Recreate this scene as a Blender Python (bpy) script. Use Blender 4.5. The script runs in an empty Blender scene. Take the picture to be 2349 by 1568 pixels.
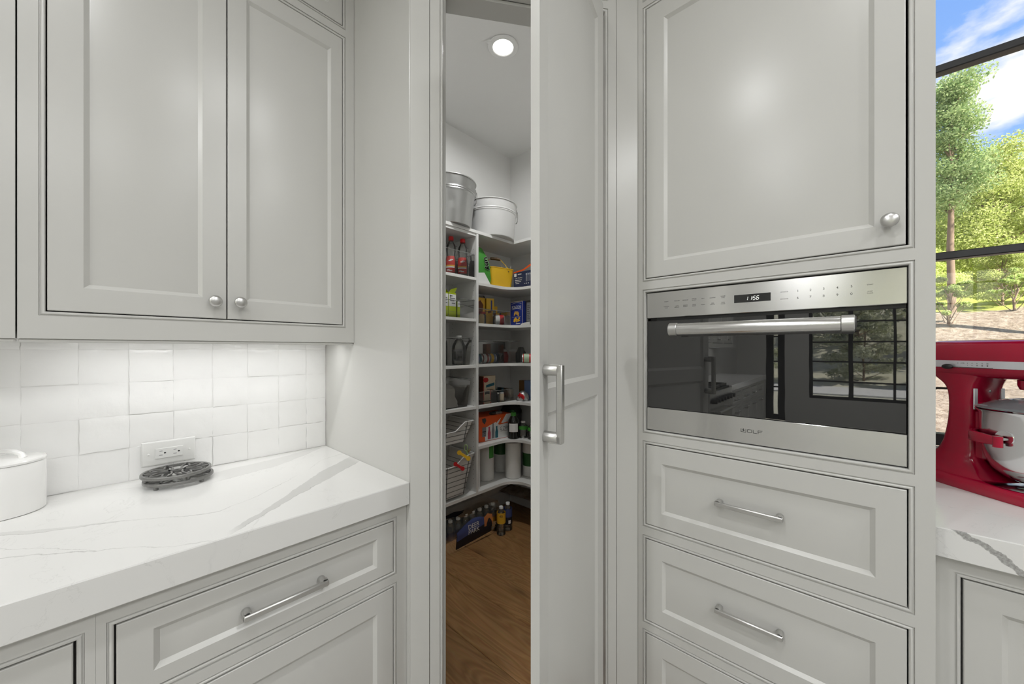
import bpy, math, random
import numpy as np
from mathutils import Matrix, Vector

random.seed(7)
rng = np.random.default_rng(11)
sc = bpy.context.scene
C = sc.collection
PI = math.pi

# ------------------------------------------------------------------ camera
cam_d = bpy.data.cameras.new('camera')
cam = bpy.data.objects.new('camera', cam_d); C.objects.link(cam)
cam.location = (0, 0, 1.334)
cam.rotation_euler = (math.radians(90), 0, math.radians(-47.512))
cam_d.sensor_width = 36.0
cam_d.lens = 850.5 * 36.0 / 2349.0
cam_d.shift_y = 16.85 / 2349.0
cam_d.clip_start = 0.02
cam_d.clip_end = 500
sc.camera = cam

# ------------------------------------------------------------------ colour management
sc.view_settings.view_transform = 'Standard'
sc.view_settings.look = 'None'
sc.view_settings.exposure = 0.0
sc.view_settings.gamma = 1.0
sc.view_settings.use_curve_mapping = False
sc.cycles.max_bounces = 10
sc.cycles.diffuse_bounces = 5
sc.cycles.glossy_bounces = 5
sc.cycles.transmission_bounces = 6
sc.cycles.transparent_max_bounces = 24
sc.cycles.caustics_reflective = False
sc.cycles.caustics_refractive = False
sc.cycles.sample_clamp_indirect = 6.0
sc.cycles.use_denoising = True

# ------------------------------------------------------------------ world: blue sky with white clouds
W = bpy.data.worlds.new('sky'); sc.world = W
W.use_nodes = True
nt = W.node_tree; nt.nodes.clear()
def wn(t, **k):
    n = nt.nodes.new(t)
    for a, b in k.items(): setattr(n, a, b)
    return n
out = wn('ShaderNodeOutputWorld'); bg = wn('ShaderNodeBackground')
tc = wn('ShaderNodeTexCoord'); sep = wn('ShaderNodeSeparateXYZ')
nt.links.new(tc.outputs['Generated'], sep.inputs[0])
ramp = wn('ShaderNodeValToRGB')
ramp.color_ramp.elements[0].position = 0.0; ramp.color_ramp.elements[0].color = (0.62, 0.74, 0.92, 1)
ramp.color_ramp.elements[1].position = 0.75; ramp.color_ramp.elements[1].color = (0.15, 0.33, 0.86, 1)
e = ramp.color_ramp.elements.new(0.28); e.color = (0.30, 0.51, 0.93, 1)
nt.links.new(sep.outputs['Z'], ramp.inputs[0])
nz = wn('ShaderNodeTexNoise'); nz.inputs['Scale'].default_value = 5.0; nz.inputs['Detail'].default_value = 7; nz.inputs['Roughness'].default_value = 0.55
mp = wn('ShaderNodeMapping'); mp.inputs['Scale'].default_value = (1, 1, 2.2); mp.inputs['Location'].default_value = (0.3, 0.9, 0.25)
nt.links.new(tc.outputs['Generated'], mp.inputs[0]); nt.links.new(mp.outputs[0], nz.inputs['Vector'])
cr = wn('ShaderNodeValToRGB')
cr.color_ramp.elements[0].position = 0.45; cr.color_ramp.elements[0].color = (0, 0, 0, 1)
cr.color_ramp.elements[1].position = 0.58; cr.color_ramp.elements[1].color = (1, 1, 1, 1)
nt.links.new(nz.outputs['Fac'], cr.inputs[0])
mx = wn('ShaderNodeMixRGB'); mx.inputs[2].default_value = (0.98, 0.96, 0.95, 1)
nt.links.new(cr.outputs[0], mx.inputs[0]); nt.links.new(ramp.outputs[0], mx.inputs[1])
nt.links.new(mx.outputs[0], bg.inputs['Color']); bg.inputs['Strength'].default_value = 1.25
nt.links.new(bg.outputs[0], out.inputs[0])

# ------------------------------------------------------------------ sun
sun_d = bpy.data.lights.new('sun', 'SUN'); sun_d.energy = 15.0; sun_d.angle = math.radians(0.6); sun_d.color = (1.0, 0.95, 0.86)
sun = bpy.data.objects.new('sun', sun_d); C.objects.link(sun)
sun.rotation_euler = Vector((0.26, 0.72, -0.64)).to_track_quat('-Z', 'Y').to_euler()
sun.location = (0, -8, 9)

CAN_POWER = 14.2
CAN_COLOR = (0.965, 0.975, 0.978)
PANTRY_POWER = 11.5
LED_POWER = 0.78

# ================================================================== helpers
def lin(r, g, b):
    return tuple(((c / 255.0) / 12.92 if c / 255.0 <= 0.04045 else ((c / 255.0 + 0.055) / 1.055) ** 2.4) for c in (r, g, b))

def newmat(name):
    m = bpy.data.materials.new(name); m.use_nodes = True
    t = m.node_tree; t.nodes.clear()
    o = t.nodes.new('ShaderNodeOutputMaterial')
    return m, t, o

def N(t, typ, ins=None, **k):
    n = t.nodes.new(typ)
    for a, b in k.items(): setattr(n, a, b)
    if ins:
        for a, b in ins.items(): n.inputs[a].default_value = b
    return n

def mat(name, col, rough=0.5, metal=0.0, spec=0.5, var=0.03, vscale=18.0, bump=0.0, bscale=120.0, coat=0.0, emit=None, estr=0.0, aniso=0.0, arot=0.0, stretch=None, ior=1.5):
    m, t, o = newmat(name)
    b = N(t, 'ShaderNodeBsdfPrincipled', {'Roughness': rough, 'Metallic': metal, 'Specular IOR Level': spec, 'Coat Weight': coat, 'Coat Roughness': 0.05, 'Anisotropic': aniso, 'Anisotropic Rotation': arot, 'IOR': ior})
    tcn = N(t, 'ShaderNodeTexCoord'); mpn = N(t, 'ShaderNodeMapping')
    if stretch: mpn.inputs['Scale'].default_value = stretch
    t.links.new(tcn.outputs['Object'], mpn.inputs[0])
    n = N(t, 'ShaderNodeTexNoise', {'Scale': vscale, 'Detail': 3.0})
    t.links.new(mpn.outputs[0], n.inputs['Vector'])
    c = N(t, 'ShaderNodeMixRGB', blend_type='MIX')
    c.inputs[1].default_value = tuple(x * (1 - var) for x in col[:3]) + (1,)
    c.inputs[2].default_value = tuple(min(1, x * (1 + var)) for x in col[:3]) + (1,)
    t.links.new(n.outputs['Fac'], c.inputs[0]); t.links.new(c.outputs[0], b.inputs['Base Color'])
    if bump > 0:
        n2 = N(t, 'ShaderNodeTexNoise', {'Scale': bscale, 'Detail': 4.0}); t.links.new(mpn.outputs[0], n2.inputs['Vector'])
        bp = N(t, 'ShaderNodeBump', {'Strength': bump, 'Distance': 0.002}); t.links.new(n2.outputs['Fac'], bp.inputs['Height'])
        t.links.new(bp.outputs[0], b.inputs['Normal'])
    if emit:
        b.inputs['Emission Color'].default_value = tuple(emit) + (1,); b.inputs['Emission Strength'].default_value = estr
    t.links.new(b.outputs[0], o.inputs[0])
    return m

def clearmat(name, tint=(0.9, 0.9, 0.9), rough=0.05, haze=0.06, hazecol=(0.8, 0.8, 0.8), gloss=1.0, ior=1.45):
    """thin clear sheet: tinted straight-through + fresnel gloss + a little haze"""
    m, t, o = newmat(name)
    tr = N(t, 'ShaderNodeBsdfTransparent'); tr.inputs[0].default_value = tuple(tint) + (1,)
    df = N(t, 'ShaderNodeBsdfDiffuse'); df.inputs[0].default_value = tuple(hazecol) + (1,)
    gl = N(t, 'ShaderNodeBsdfGlossy', {'Roughness': rough}); gl.inputs[0].default_value = (gloss, gloss, gloss, 1)
    fr = N(t, 'ShaderNodeFresnel', {'IOR': ior})
    nn = N(t, 'ShaderNodeTexNoise', {'Scale': 30.0}); tcn = N(t, 'ShaderNodeTexCoord'); t.links.new(tcn.outputs['Object'], nn.inputs['Vector'])
    mr = N(t, 'ShaderNodeMapRange', {'To Min': haze * 0.7, 'To Max': haze * 1.3}); t.links.new(nn.outputs['Fac'], mr.inputs['Value'])
    m1 = N(t, 'ShaderNodeMixShader'); m2 = N(t, 'ShaderNodeMixShader')
    t.links.new(mr.outputs[0], m1.inputs[0]); t.links.new(tr.outputs[0], m1.inputs[1]); t.links.new(df.outputs[0], m1.inputs[2])
    t.links.new(fr.outputs[0], m2.inputs[0]); t.links.new(m1.outputs[0], m2.inputs[1]); t.links.new(gl.outputs[0], m2.inputs[2])
    t.links.new(m2.outputs[0], o.inputs[0])
    return m

class MB:
    """collects geometry in a frame M and builds it as one mesh"""
    def __init__(s, M=None):
        s.v = []; s.f = []; s.mi = []; s.M = M; s.cur = 0
    def add(s, vs, fs):
        b = len(s.v)
        if s.M is not None: vs = [s.M @ Vector(v) for v in vs]
        s.v.extend([tuple(v) for v in vs])
        for f in fs:
            s.f.append(tuple(i + b for i in f)); s.mi.append(s.cur)
        return s
    def loft(s, loops, cap0=True, cap1=True, closed=True):
        n = len(loops[0]); vs = [p for l in loops for p in l]; fs = []
        for k in range(len(loops) - 1):
            for i in range(n if closed else n - 1):
                j = (i + 1) % n
                fs.append((k * n + i, k * n + j, (k + 1) * n + j, (k + 1) * n + i))
        if cap0: fs.append(tuple(reversed(range(n))))
        if cap1: fs.append(tuple((len(loops) - 1) * n + i for i in range(n)))
        return s.add(vs, fs)
    def box(s, x0, x1, y0, y1, z0, z1, c=0.0):
        if x0 > x1: x0, x1 = x1, x0
        if y0 > y1: y0, y1 = y1, y0
        if z0 > z1: z0, z1 = z1, z0
        if c <= 0:
            vs = [(x0, y0, z0), (x1, y0, z0), (x1, y1, z0), (x0, y1, z0), (x0, y0, z1), (x1, y0, z1), (x1, y1, z1), (x0, y1, z1)]
            return s.add(vs, [(3, 2, 1, 0), (4, 5, 6, 7), (0, 1, 5, 4), (1, 2, 6, 5), (2, 3, 7, 6), (3, 0, 4, 7)])
        c = min(c, (x1 - x0) * .49, (y1 - y0) * .49, (z1 - z0) * .49)
        def oc(i, k, z):
            a0, a1, b0, b1 = x0 + i, x1 - i, y0 + i, y1 - i
            return [(a0 + k, b0, z), (a1 - k, b0, z), (a1, b0 + k, z), (a1, b1 - k, z), (a1 - k, b1, z), (a0 + k, b1, z), (a0, b1 - k, z), (a0, b0 + k, z)]
        return s.loft([oc(c, c * .3, z0), oc(0, c, z0 + c), oc(0, c, z1 - c), oc(c, c * .3, z1)])
    def lathe(s, prof, cx=0, cy=0, n=24, cap0=True, cap1=True, sx=1.0, sy=1.0):
        loops = [[(cx + r * sx * math.cos(2 * PI * i / n), cy + r * sy * math.sin(2 * PI * i / n), z) for i in range(n)] for r, z in prof]
        return s.loft(loops, cap0, cap1)
    def cyl(s, p0, p1, r0, r1=None, n=16, caps=True):
        return s.tube([p0, p1], [r0, r0 if r1 is None else r1], n, caps)
    def tube(s, pts, r, n=10, caps=True, closed=False):
        pts = [Vector(p) for p in pts]; rs = r if isinstance(r, (list, tuple)) else [r] * len(pts)
        loops = []; prev = None; m = len(pts)
        for i, p in enumerate(pts):
            if closed: d = pts[(i + 1) % m] - pts[i - 1]
            else: d = pts[min(i + 1, m - 1)] - pts[max(i - 1, 0)]
            d.normalize()
            if prev is None:
                a = Vector((0, 0, 1)) if abs(d.z) < 0.9 else Vector((1, 0, 0))
                u = d.cross(a).normalized()
            else:
                u = (prev - d * prev.dot(d)).normalized()
            prev = u; w = d.cross(u)
            loops.append([tuple(p + (u * math.cos(2 * PI * k / n) + w * math.sin(2 * PI * k / n)) * rs[i]) for k in range(n)])
        if closed:
            loops.append(loops[0]); return s.loft(loops, False, False)
        return s.loft(loops, caps, caps)
    def quad(s, u0, u1, v0, v1, n):
        return s.add([(u0, v0, n), (u1, v0, n), (u1, v1, n), (u0, v1, n)], [(0, 1, 2, 3)])
    def poly(s, pts, n):
        return s.add([(p[0], p[1], n) for p in pts], [tuple(range(len(pts)))])
    def slab(s, pts, n0, n1):
        return s.loft([[(p[0], p[1], n0) for p in pts], [(p[0], p[1], n1) for p in pts]])
    def rect(s, u0, u1, v0, v1, prof, cap0=True, cap1=True):
        """nested rectangles: prof = [(inset or (l,r,b,t), n), ...]"""
        loops = []
        for ins, n in prof:
            l, r, b, t = ins if isinstance(ins, (tuple, list)) else (ins,) * 4
            loops.append([(u0 + l, v0 + b, n), (u1 - r, v0 + b, n), (u1 - r, v1 - t, n), (u0 + l, v1 - t, n)])
        return s.loft(loops, cap0, cap1)
    def sphere(s, c, rx, ry, rz, n=14, m=8):
        prof = []
        loops = []
        for k in range(m + 1):
            a = -PI / 2 + PI * k / m; rr = max(math.cos(a), 0.02)
            loops.append([(c[0] + rx * rr * math.cos(2 * PI * i / n), c[1] + ry * rr * math.sin(2 * PI * i / n), c[2] + rz * math.sin(a)) for i in range(n)])
        return s.loft(loops)
    def text(s, txt, cu, cv, n, h=None, w=None, shear=0.0, align='C', rot=0.0):
        vs, fs, (x0, x1, y0, y1) = glyphs(txt)
        if not vs: return s
        k = (h / 0.7) if h else w / max(x1 - x0, 1e-6)
        kx = (w / max(x1 - x0, 1e-6)) if w else k
        ox = {'C': (x0 + x1) / 2, 'L': x0, 'R': x1}[align]; oy = (y0 + y1) / 2
        cr_, sr_ = math.cos(rot), math.sin(rot)
        pts = []
        for (x, y) in vs:
            a = (x - ox) * kx; b = (y - oy) * k; a += b * shear
            pts.append((cu + a * cr_ - b * sr_, cv + a * sr_ + b * cr_, n))
        return s.add(pts, fs)

_gl = {}
def glyphs(txt):
    if txt in _gl: return _gl[txt]
    cu = bpy.data.curves.new('txt', 'FONT'); cu.body = txt; cu.resolution_u = 3
    ob = bpy.data.objects.new('txt', cu); C.objects.link(ob)
    me = ob.to_mesh()
    vs = [(v.co.x, v.co.y) for v in me.vertices]; fs = [tuple(p.vertices) for p in me.polygons]
    ob.to_mesh_clear(); bpy.data.objects.remove(ob); bpy.data.curves.remove(cu)
    if vs:
        xs = [v[0] for v in vs]; ys = [v[1] for v in vs]; bb = (min(xs), max(xs), min(ys), max(ys))
    else: bb = (0, 1, 0, 1)
    _gl[txt] = (vs, fs, bb); return _gl[txt]

def frame(O, u, v, n):
    return Matrix(((u[0], v[0], n[0], O[0]), (u[1], v[1], n[1], O[1]), (u[2], v[2], n[2], O[2]), (0, 0, 0, 1)))

def root_of(o):
    while o.parent is not None: o = o.parent
    return o

def P(name, mb, mats, parent=None, local=False, smooth=40, loc=None):
    """one mesh object; vertices are world coordinates unless local"""
    me = bpy.data.meshes.new(name)
    off = Vector((0, 0, 0))
    if not local:
        if parent is not None: off = root_of(parent).location.copy()
        elif loc is not None: off = Vector(loc)
    vs = [(v[0] - off[0], v[1] - off[1], v[2] - off[2]) for v in mb.v]
    me.from_pydata(vs, [], mb.f)
    ms = mats if isinstance(mats, (list, tuple)) else [mats]
    for m in ms: me.materials.append(m)
    if len(ms) > 1: me.polygons.foreach_set('material_index', mb.mi)
    if smooth:
        me.polygons.foreach_set('use_smooth', [True] * len(me.polygons))
        me.set_sharp_from_angle(angle=math.radians(smooth))
    me.update()
    ob = bpy.data.objects.new(name, me); C.objects.link(ob)
    if parent is not None: ob.parent = parent
    elif loc is not None: ob.location = loc
    return ob

def tag(o, label=None, cat=None, group=None, kind=None):
    if label: o['label'] = label
    if cat: o['category'] = cat
    if group: o['group'] = group
    if kind: o['kind'] = kind
    return o

def T(name, label, cat, loc, rotz=0.0, group=None, kind=None):
    o = bpy.data.objects.new(name, None); C.objects.link(o)
    o.empty_display_size = 0.05
    o.location = loc; o.rotation_euler = (0, 0, rotz)
    return tag(o, label, cat, group, kind)

def dup(root, loc, rotz=0.0, label=None, group=None):
    r = root.copy(); C.objects.link(r); r.location = loc; r.rotation_euler = (0, 0, rotz)
    if label: r['label'] = label
    if group: r['group'] = group
    for ch in list(root.children):
        c = ch.copy(); C.objects.link(c); c.parent = r
        for g in list(ch.children):
            d = g.copy(); C.objects.link(d); d.parent = c
    return r

# ================================================================== materials
PAINT = (0.575, 0.57, 0.545)
m_paint = mat('cabinet_paint', PAINT, rough=0.29, spec=0.5, var=0.012, vscale=6, bump=0.015, bscale=300)
m_wall = mat('wall_paint', (0.62, 0.615, 0.595), rough=0.75, spec=0.25, var=0.012, vscale=4, bump=0.03, bscale=220)
m_ceil = mat('ceiling_paint', (0.74, 0.735, 0.72), rough=0.8, spec=0.2, var=0.01, vscale=3, bump=0.03, bscale=200)
m_pwall = mat('pantry_wall_paint', (0.80, 0.795, 0.775), rough=0.75, spec=0.25, var=0.012, vscale=4, bump=0.03, bscale=220)
m_white = mat('white_melamine', (0.74, 0.735, 0.71), rough=0.45, spec=0.4, var=0.012, vscale=9)
m_tilewhite = mat('glazed_white', (0.88, 0.877, 0.865), rough=0.15, spec=0.5, var=0.04, vscale=9, bump=0.75, bscale=26)
m_grout = mat('white_grout', (0.76, 0.755, 0.74), rough=0.8, var=0.03, vscale=60)
m_plastic = mat('white_plastic', (0.80, 0.80, 0.78), rough=0.3, var=0.01)
m_ceramic = mat('white_glazed_ceramic', (0.84, 0.835, 0.82), rough=0.16, var=0.01, coat=0.3)
m_nickel = mat('brushed_nickel', (0.60, 0.595, 0.58), rough=0.34, metal=1.0, var=0.08, vscale=60, stretch=(1, 1, 12))
m_steel = mat('brushed_steel', (0.70, 0.695, 0.68), rough=0.21, metal=1.0, var=0.05, vscale=50, bump=0.02, bscale=60, stretch=(1, 0.6, 40), aniso=0.75, arot=0.25)
m_chrome = mat('polished_steel', (0.82, 0.83, 0.84), rough=0.12, metal=1.0, var=0.03)
m_galv = mat('galvanized_steel', (0.44, 0.44, 0.43), rough=0.34, metal=1.0, var=0.14, vscale=22, stretch=(1, 1, .3))
m_tubwhite = mat('white_enamel', (0.60, 0.595, 0.58), rough=0.25, var=0.015)
m_black = mat('black_plastic', (0.012, 0.012, 0.012), rough=0.4, var=0.1)
m_dark = mat('dark_grey', (0.05, 0.05, 0.048), rough=0.45, var=0.1)
m_bronze = mat('black_window_frame', (0.030, 0.030, 0.033), rough=0.45, var=0.12, vscale=40, bump=0.03)
m_iron = mat('grey_cast_iron', (0.20, 0.198, 0.19), rough=0.32, metal=0.45, var=0.18, vscale=160, bump=0.2, bscale=300)
m_red = mat('red_enamel', (0.36, 0.002, 0.028), rough=0.12, spec=0.5, var=0.03, coat=0.25)
m_band = mat('silver_band', (0.80, 0.83, 0.87), rough=0.32, metal=0.55, var=0.03)
m_ink = mat('dark_print', (0.035, 0.035, 0.035), rough=0.6, var=0.05)
m_inkwhite = mat('white_print', (0.75, 0.75, 0.73), rough=0.6, var=0.03)
m_led = mat('display_digits', (0.8, 0.8, 0.78), rough=0.5, emit=(1, 1, 0.97), estr=0.75)
m_lens = mat('lamp_lens', (0.9, 0.9, 0.9), rough=0.5, emit=(1.0, 0.97, 0.92), estr=6.0)
m_pane = clearmat('window_glass', (0.97, 0.98, 0.97), 0.0, 0.004, gloss=0.9)
m_bin = clearmat('clear_acrylic', (0.90, 0.90, 0.89), 0.06, 0.025, (0.5, 0.5, 0.5))
m_binrim = mat('acrylic_rim', (0.20, 0.20, 0.19), rough=0.25, var=0.05)
m_pet = clearmat('clear_bottle_plastic', (0.90, 0.90, 0.88), 0.05, 0.04, (0.6, 0.6, 0.58), ior=1.6)
m_film = clearmat('clear_shrink_film', (0.92, 0.92, 0.90), 0.10, 0.02, (0.4, 0.4, 0.38), ior=1.42)
m_shield = clearmat('clear_shield', (0.96, 0.97, 0.98), 0.03, 0.16, (0.86, 0.9, 0.95), ior=1.45)
m_paper = mat('white_paper_towel', (0.70, 0.69, 0.66), rough=0.9, var=0.03, bump=0.5, bscale=260)
m_liner = mat('white_liner_cloth', (0.62, 0.60, 0.56), rough=0.85, var=0.05, bump=0.25, bscale=70)
def col(name, r, g, b, rough=0.45, **k): return mat(name, lin(r, g, b), rough=rough, **k)
m_redc = col('red_plastic', 190, 22, 26, 0.35)
m_syrup = col('syrup_dark', 62, 52, 44, 0.2)
m_labred = col('label_red', 190, 42, 34)
m_labyel = col('label_yellow', 226, 176, 50)
m_lime = col('lime_card', 178, 196, 24)
m_green = col('green_print', 62, 140, 50)
m_dkgreen = col('dark_green_print', 34, 84, 36)
m_yellow = col('yellow_metal', 232, 186, 40, 0.3)
m_orange = col('orange_card', 226, 90, 34)
m_navy = col('navy_card', 34, 46, 78)
m_blue = col('blue_card', 36, 52, 130)
m_ltblue = col('pale_blue_card', 104, 124, 160)
m_gold = col('pasta_gold', 206, 160, 78)
m_brown = col('brown_card', 112, 62, 34)
m_redbrown = col('red_brown_pack', 132, 40, 34)
m_wood = col('dark_wood_grip', 84, 58, 24)
m_teal = col('teal_print', 40, 104, 120)
m_silverbag = mat('silver_foil', (0.5, 0.5, 0.5), rough=0.3, metal=0.8, var=0.3, vscale=60, bump=0.5, bscale=80)
m_grey = col('grey_print', 128, 128, 130)
m_cream = col('cream_card', 226, 206, 176)
m_pink = col('pink_print', 190, 70, 90)
m_kraft = col('kraft_brown', 118, 84, 50)

def wood_material(name, ca, cb, knot):
    m, t, o = newmat(name)
    b = N(t, 'ShaderNodeBsdfPrincipled', {'Roughness': 0.5, 'Specular IOR Level': 0.35})
    tcn = N(t, 'ShaderNodeTexCoord'); oi = N(t, 'ShaderNodeObjectInfo')
    off = N(t, 'ShaderNodeVectorMath', operation='SCALE'); off.inputs[0].default_value = (7.3, 19.1, 3.7)
    t.links.new(oi.outputs['Random'], off.inputs['Scale'])
    ad = N(t, 'ShaderNodeVectorMath', operation='ADD'); t.links.new(tcn.outputs['Object'], ad.inputs[0]); t.links.new(off.outputs[0], ad.inputs[1])
    mp1 = N(t, 'ShaderNodeMapping'); mp1.inputs['Scale'].default_value = (1.0, 0.16, 1.0); t.links.new(ad.outputs[0], mp1.inputs[0])
    n1 = N(t, 'ShaderNodeTexNoise', {'Scale': 7.0, 'Detail': 3.0, 'Distortion': 0.9}); t.links.new(mp1.outputs[0], n1.inputs['Vector'])
    # growth-ring lines: the iso-lines of a stretched noise
    ml = N(t, 'ShaderNodeMath', operation='MULTIPLY'); ml.inputs[1].default_value = 26.0; t.links.new(n1.outputs['Fac'], ml.inputs[0])
    fr = N(t, 'ShaderNodeMath', operation='PINGPONG'); fr.inputs[1].default_value = 1.0; t.links.new(ml.outputs[0], fr.inputs[0])
    mp2 = N(t, 'ShaderNodeMapping'); mp2.inputs['Scale'].default_value = (1.0, 0.05, 1.0); t.links.new(ad.outputs[0], mp2.inputs[0])
    n2 = N(t, 'ShaderNodeTexNoise', {'Scale': 160.0, 'Detail': 2.0}); t.links.new(mp2.outputs[0], n2.inputs['Vector'])
    # knots
    mp3 = N(t, 'ShaderNodeMapping'); mp3.inputs['Scale'].default_value = (1.0, 0.62, 0.0); t.links.new(ad.outputs[0], mp3.inputs[0])
    vo = N(t, 'ShaderNodeTexVoronoi', {'Scale': 3.3}); t.links.new(mp3.outputs[0], vo.inputs['Vector'])
    kn = N(t, 'ShaderNodeMapRange', {'From Min': 0.03, 'From Max': 0.20, 'To Min': 1.0, 'To Max': 0.0}); t.links.new(vo.outputs['Distance'], kn.inputs['Value'])
    ka = N(t, 'ShaderNodeMapRange', {'From Min': 0.45, 'From Max': 0.75, 'To Min': 0.0, 'To Max': 1.0}); t.links.new(n1.outputs['Fac'], ka.inputs['Value'])
    kk = N(t, 'ShaderNodeMath', operation='MULTIPLY'); t.links.new(kn.outputs[0], kk.inputs[0]); t.links.new(ka.outputs[0], kk.inputs[1])
    c1 = N(t, 'ShaderNodeMixRGB'); c1.inputs[1].default_value = ca + (1,); c1.inputs[2].default_value = cb + (1,)
    t.links.new(fr.outputs[0], c1.inputs[0])
    c2 = N(t, 'ShaderNodeMixRGB', blend_type='MULTIPLY'); c2.inputs[0].default_value = 0.30; t.links.new(c1.outputs[0], c2.inputs[1]); t.links.new(n2.outputs['Color'], c2.inputs[2])
    tone = N(t, 'ShaderNodeMapRange', {'To Min': 0.86, 'To Max': 1.2}); t.links.new(oi.outputs['Random'], tone.inputs['Value'])
    c3 = N(t, 'ShaderNodeVectorMath', operation='SCALE'); t.links.new(c2.outputs[0], c3.inputs[0]); t.links.new(tone.outputs[0], c3.inputs['Scale'])
    c4 = N(t, 'ShaderNodeMixRGB'); c4.inputs[2].default_value = knot + (1,); t.links.new(kk.outputs[0], c4.inputs[0]); t.links.new(c3.outputs[0], c4.inputs[1])
    t.links.new(c4.outputs[0], b.inputs['Base Color'])
    bp = N(t, 'ShaderNodeBump', {'Strength': 0.12, 'Distance': 0.001}); t.links.new(n2.outputs['Fac'], bp.inputs['Height']); t.links.new(bp.outputs[0], b.inputs['Normal'])
    t.links.new(b.outputs[0], o.inputs[0])
    return m
m_oak = wood_material('oak_plank', (0.250, 0.126, 0.046), (0.345, 0.186, 0.074), (0.05, 0.025, 0.010))
m_oak_bounce = wood_material('oak_plank_neutral_bounce', (0.40, 0.385, 0.36), (0.48, 0.465, 0.435), (0.20, 0.19, 0.17))  # kitchen oak, greyed and paled in colour to offset warm bounce light

def quartz_material(name, ox, oy, lines, bands, front=None):
    """polished white quartz; every vein is a curve y = f(x) in the slab's own coordinates"""
    m, t, o = newmat(name)
    b = N(t, 'ShaderNodeBsdfPrincipled', {'Roughness': 0.16, 'Specular IOR Level': 0.5})
    tcn = N(t, 'ShaderNodeTexCoord'); L = t.links.new
    nd = N(t, 'ShaderNodeTexNoise', {'Scale': 14.0, 'Detail': 6.0, 'Roughness': 0.65}); L(tcn.outputs['Object'], nd.inputs['Vector'])
    sub = N(t, 'ShaderNodeVectorMath', operation='SUBTRACT'); sub.inputs[1].default_value = (.5, .5, .5); L(nd.outputs['Color'], sub.inputs[0])
    scl = N(t, 'ShaderNodeVectorMath', operation='SCALE'); scl.inputs['Scale'].default_value = 0.035; L(sub.outputs[0], scl.inputs[0])
    ad = N(t, 'ShaderNodeVectorMath', operation='ADD'); L(tcn.outputs['Object'], ad.inputs[0]); L(scl.outputs[0], ad.inputs[1])
    sp = N(t, 'ShaderNodeSeparateXYZ'); L(ad.outputs[0], sp.inputs[0])
    X0, X1, Y0, Y1 = -0.30, 0.70, 0.95, 1.80
    mx_ = N(t, 'ShaderNodeMapRange', {'From Min': X0 - ox, 'From Max': X1 - ox}); L(sp.outputs['X'], mx_.inputs['Value'])
    my_ = N(t, 'ShaderNodeMapRange', {'From Min': Y0 - oy, 'From Max': Y1 - oy}); L(sp.outputs['Y'], my_.inputs['Value'])
    def M2(op, a, bb):
        n = N(t, 'ShaderNodeMath', operation=op)
        for i, x in enumerate((a, bb)):
            if x is None: continue
            if hasattr(x, 'outputs'): L(x.outputs[0], n.inputs[i])
            else: n.inputs[i].default_value = x
        return n
    def curve(pts):
        fc = N(t, 'ShaderNodeFloatCurve'); cm = fc.mapping.curves[0]
        pts = sorted(((p[0] - X0) / (X1 - X0), (p[1] - Y0) / (Y1 - Y0)) for p in pts)
        cm.points[0].location = pts[0]; cm.points[1].location = pts[-1]
        for p in pts[1:-1]: cm.points.new(*p)
        fc.mapping.extend = 'EXTRAPOLATED'
        for p in cm.points: p.handle_type = 'AUTO'
        fc.mapping.update(); L(mx_.outputs[0], fc.inputs['Value'])
        return fc
    fade = N(t, 'ShaderNodeTexNoise', {'Scale': 9.0, 'Detail': 4.0}); L(tcn.outputs['Object'], fade.inputs['Vector'])
    fz = N(t, 'ShaderNodeMapRange', {'From Min': 0.38, 'From Max': 0.62, 'To Min': 0.25, 'To Max': 1.0}); L(fade.outputs['Fac'], fz.inputs['Value'])
    acc = None
    def clipx(node, x0, x1):
        a = N(t, 'ShaderNodeMapRange', {'From Min': (x0 - X0) / (X1 - X0) - .02, 'From Max': (x0 - X0) / (X1 - X0) + .02}); L(mx_.outputs[0], a.inputs['Value'])
        c = N(t, 'ShaderNodeMapRange', {'From Min': (x1 - X0) / (X1 - X0) - .02, 'From Max': (x1 - X0) / (X1 - X0) + .02, 'To Min': 1.0, 'To Max': 0.0}); L(mx_.outputs[0], c.inputs['Value'])
        return M2('MULTIPLY', M2('MULTIPLY', node, a), c)
    made = {}
    for key, pts, wdt, amt in lines:
        fc = curve(pts); made[key] = fc
        d = M2('ABSOLUTE', M2('SUBTRACT', my_, fc), None)
        r = N(t, 'ShaderNodeMapRange', {'From Min': 0.0, 'From Max': wdt / (Y1 - Y0), 'To Min': amt, 'To Max': 0.0}); L(d.outputs[0], r.inputs['Value'])
        v = clipx(M2('MULTIPLY', r, fz), min(p[0] for p in pts), max(p[0] for p in pts))
        acc = v if acc is None else M2('MAXIMUM', acc, v)
    for lo, hi, amt, x0, x1 in bands:
        a = M2('GREATER_THAN', my_, made[lo]); c = M2('LESS_THAN', my_, made[hi])
        v = clipx(M2('MULTIPLY', M2('MULTIPLY', a, c), amt), x0, x1)
        acc = v if acc is None else M2('MAXIMUM', acc, v)
    # faint hairlines everywhere
    hn = N(t, 'ShaderNodeTexNoise', {'Scale': 3.2, 'Detail': 8.0, 'Roughness': 0.6, 'Distortion': 1.2}); L(tcn.outputs['Object'], hn.inputs['Vector'])
    hd = M2('ABSOLUTE', M2('SUBTRACT', hn, 0.5), None)
    hr = N(t, 'ShaderNodeMapRange', {'From Min': 0.0, 'From Max': 0.004, 'To Min': 0.16, 'To Max': 0.0}); L(hd.outputs[0], hr.inputs['Value'])
    hv = M2('MULTIPLY', hr, fz)
    acc = hv if acc is None else M2('MAXIMUM', acc, hv)
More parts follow.
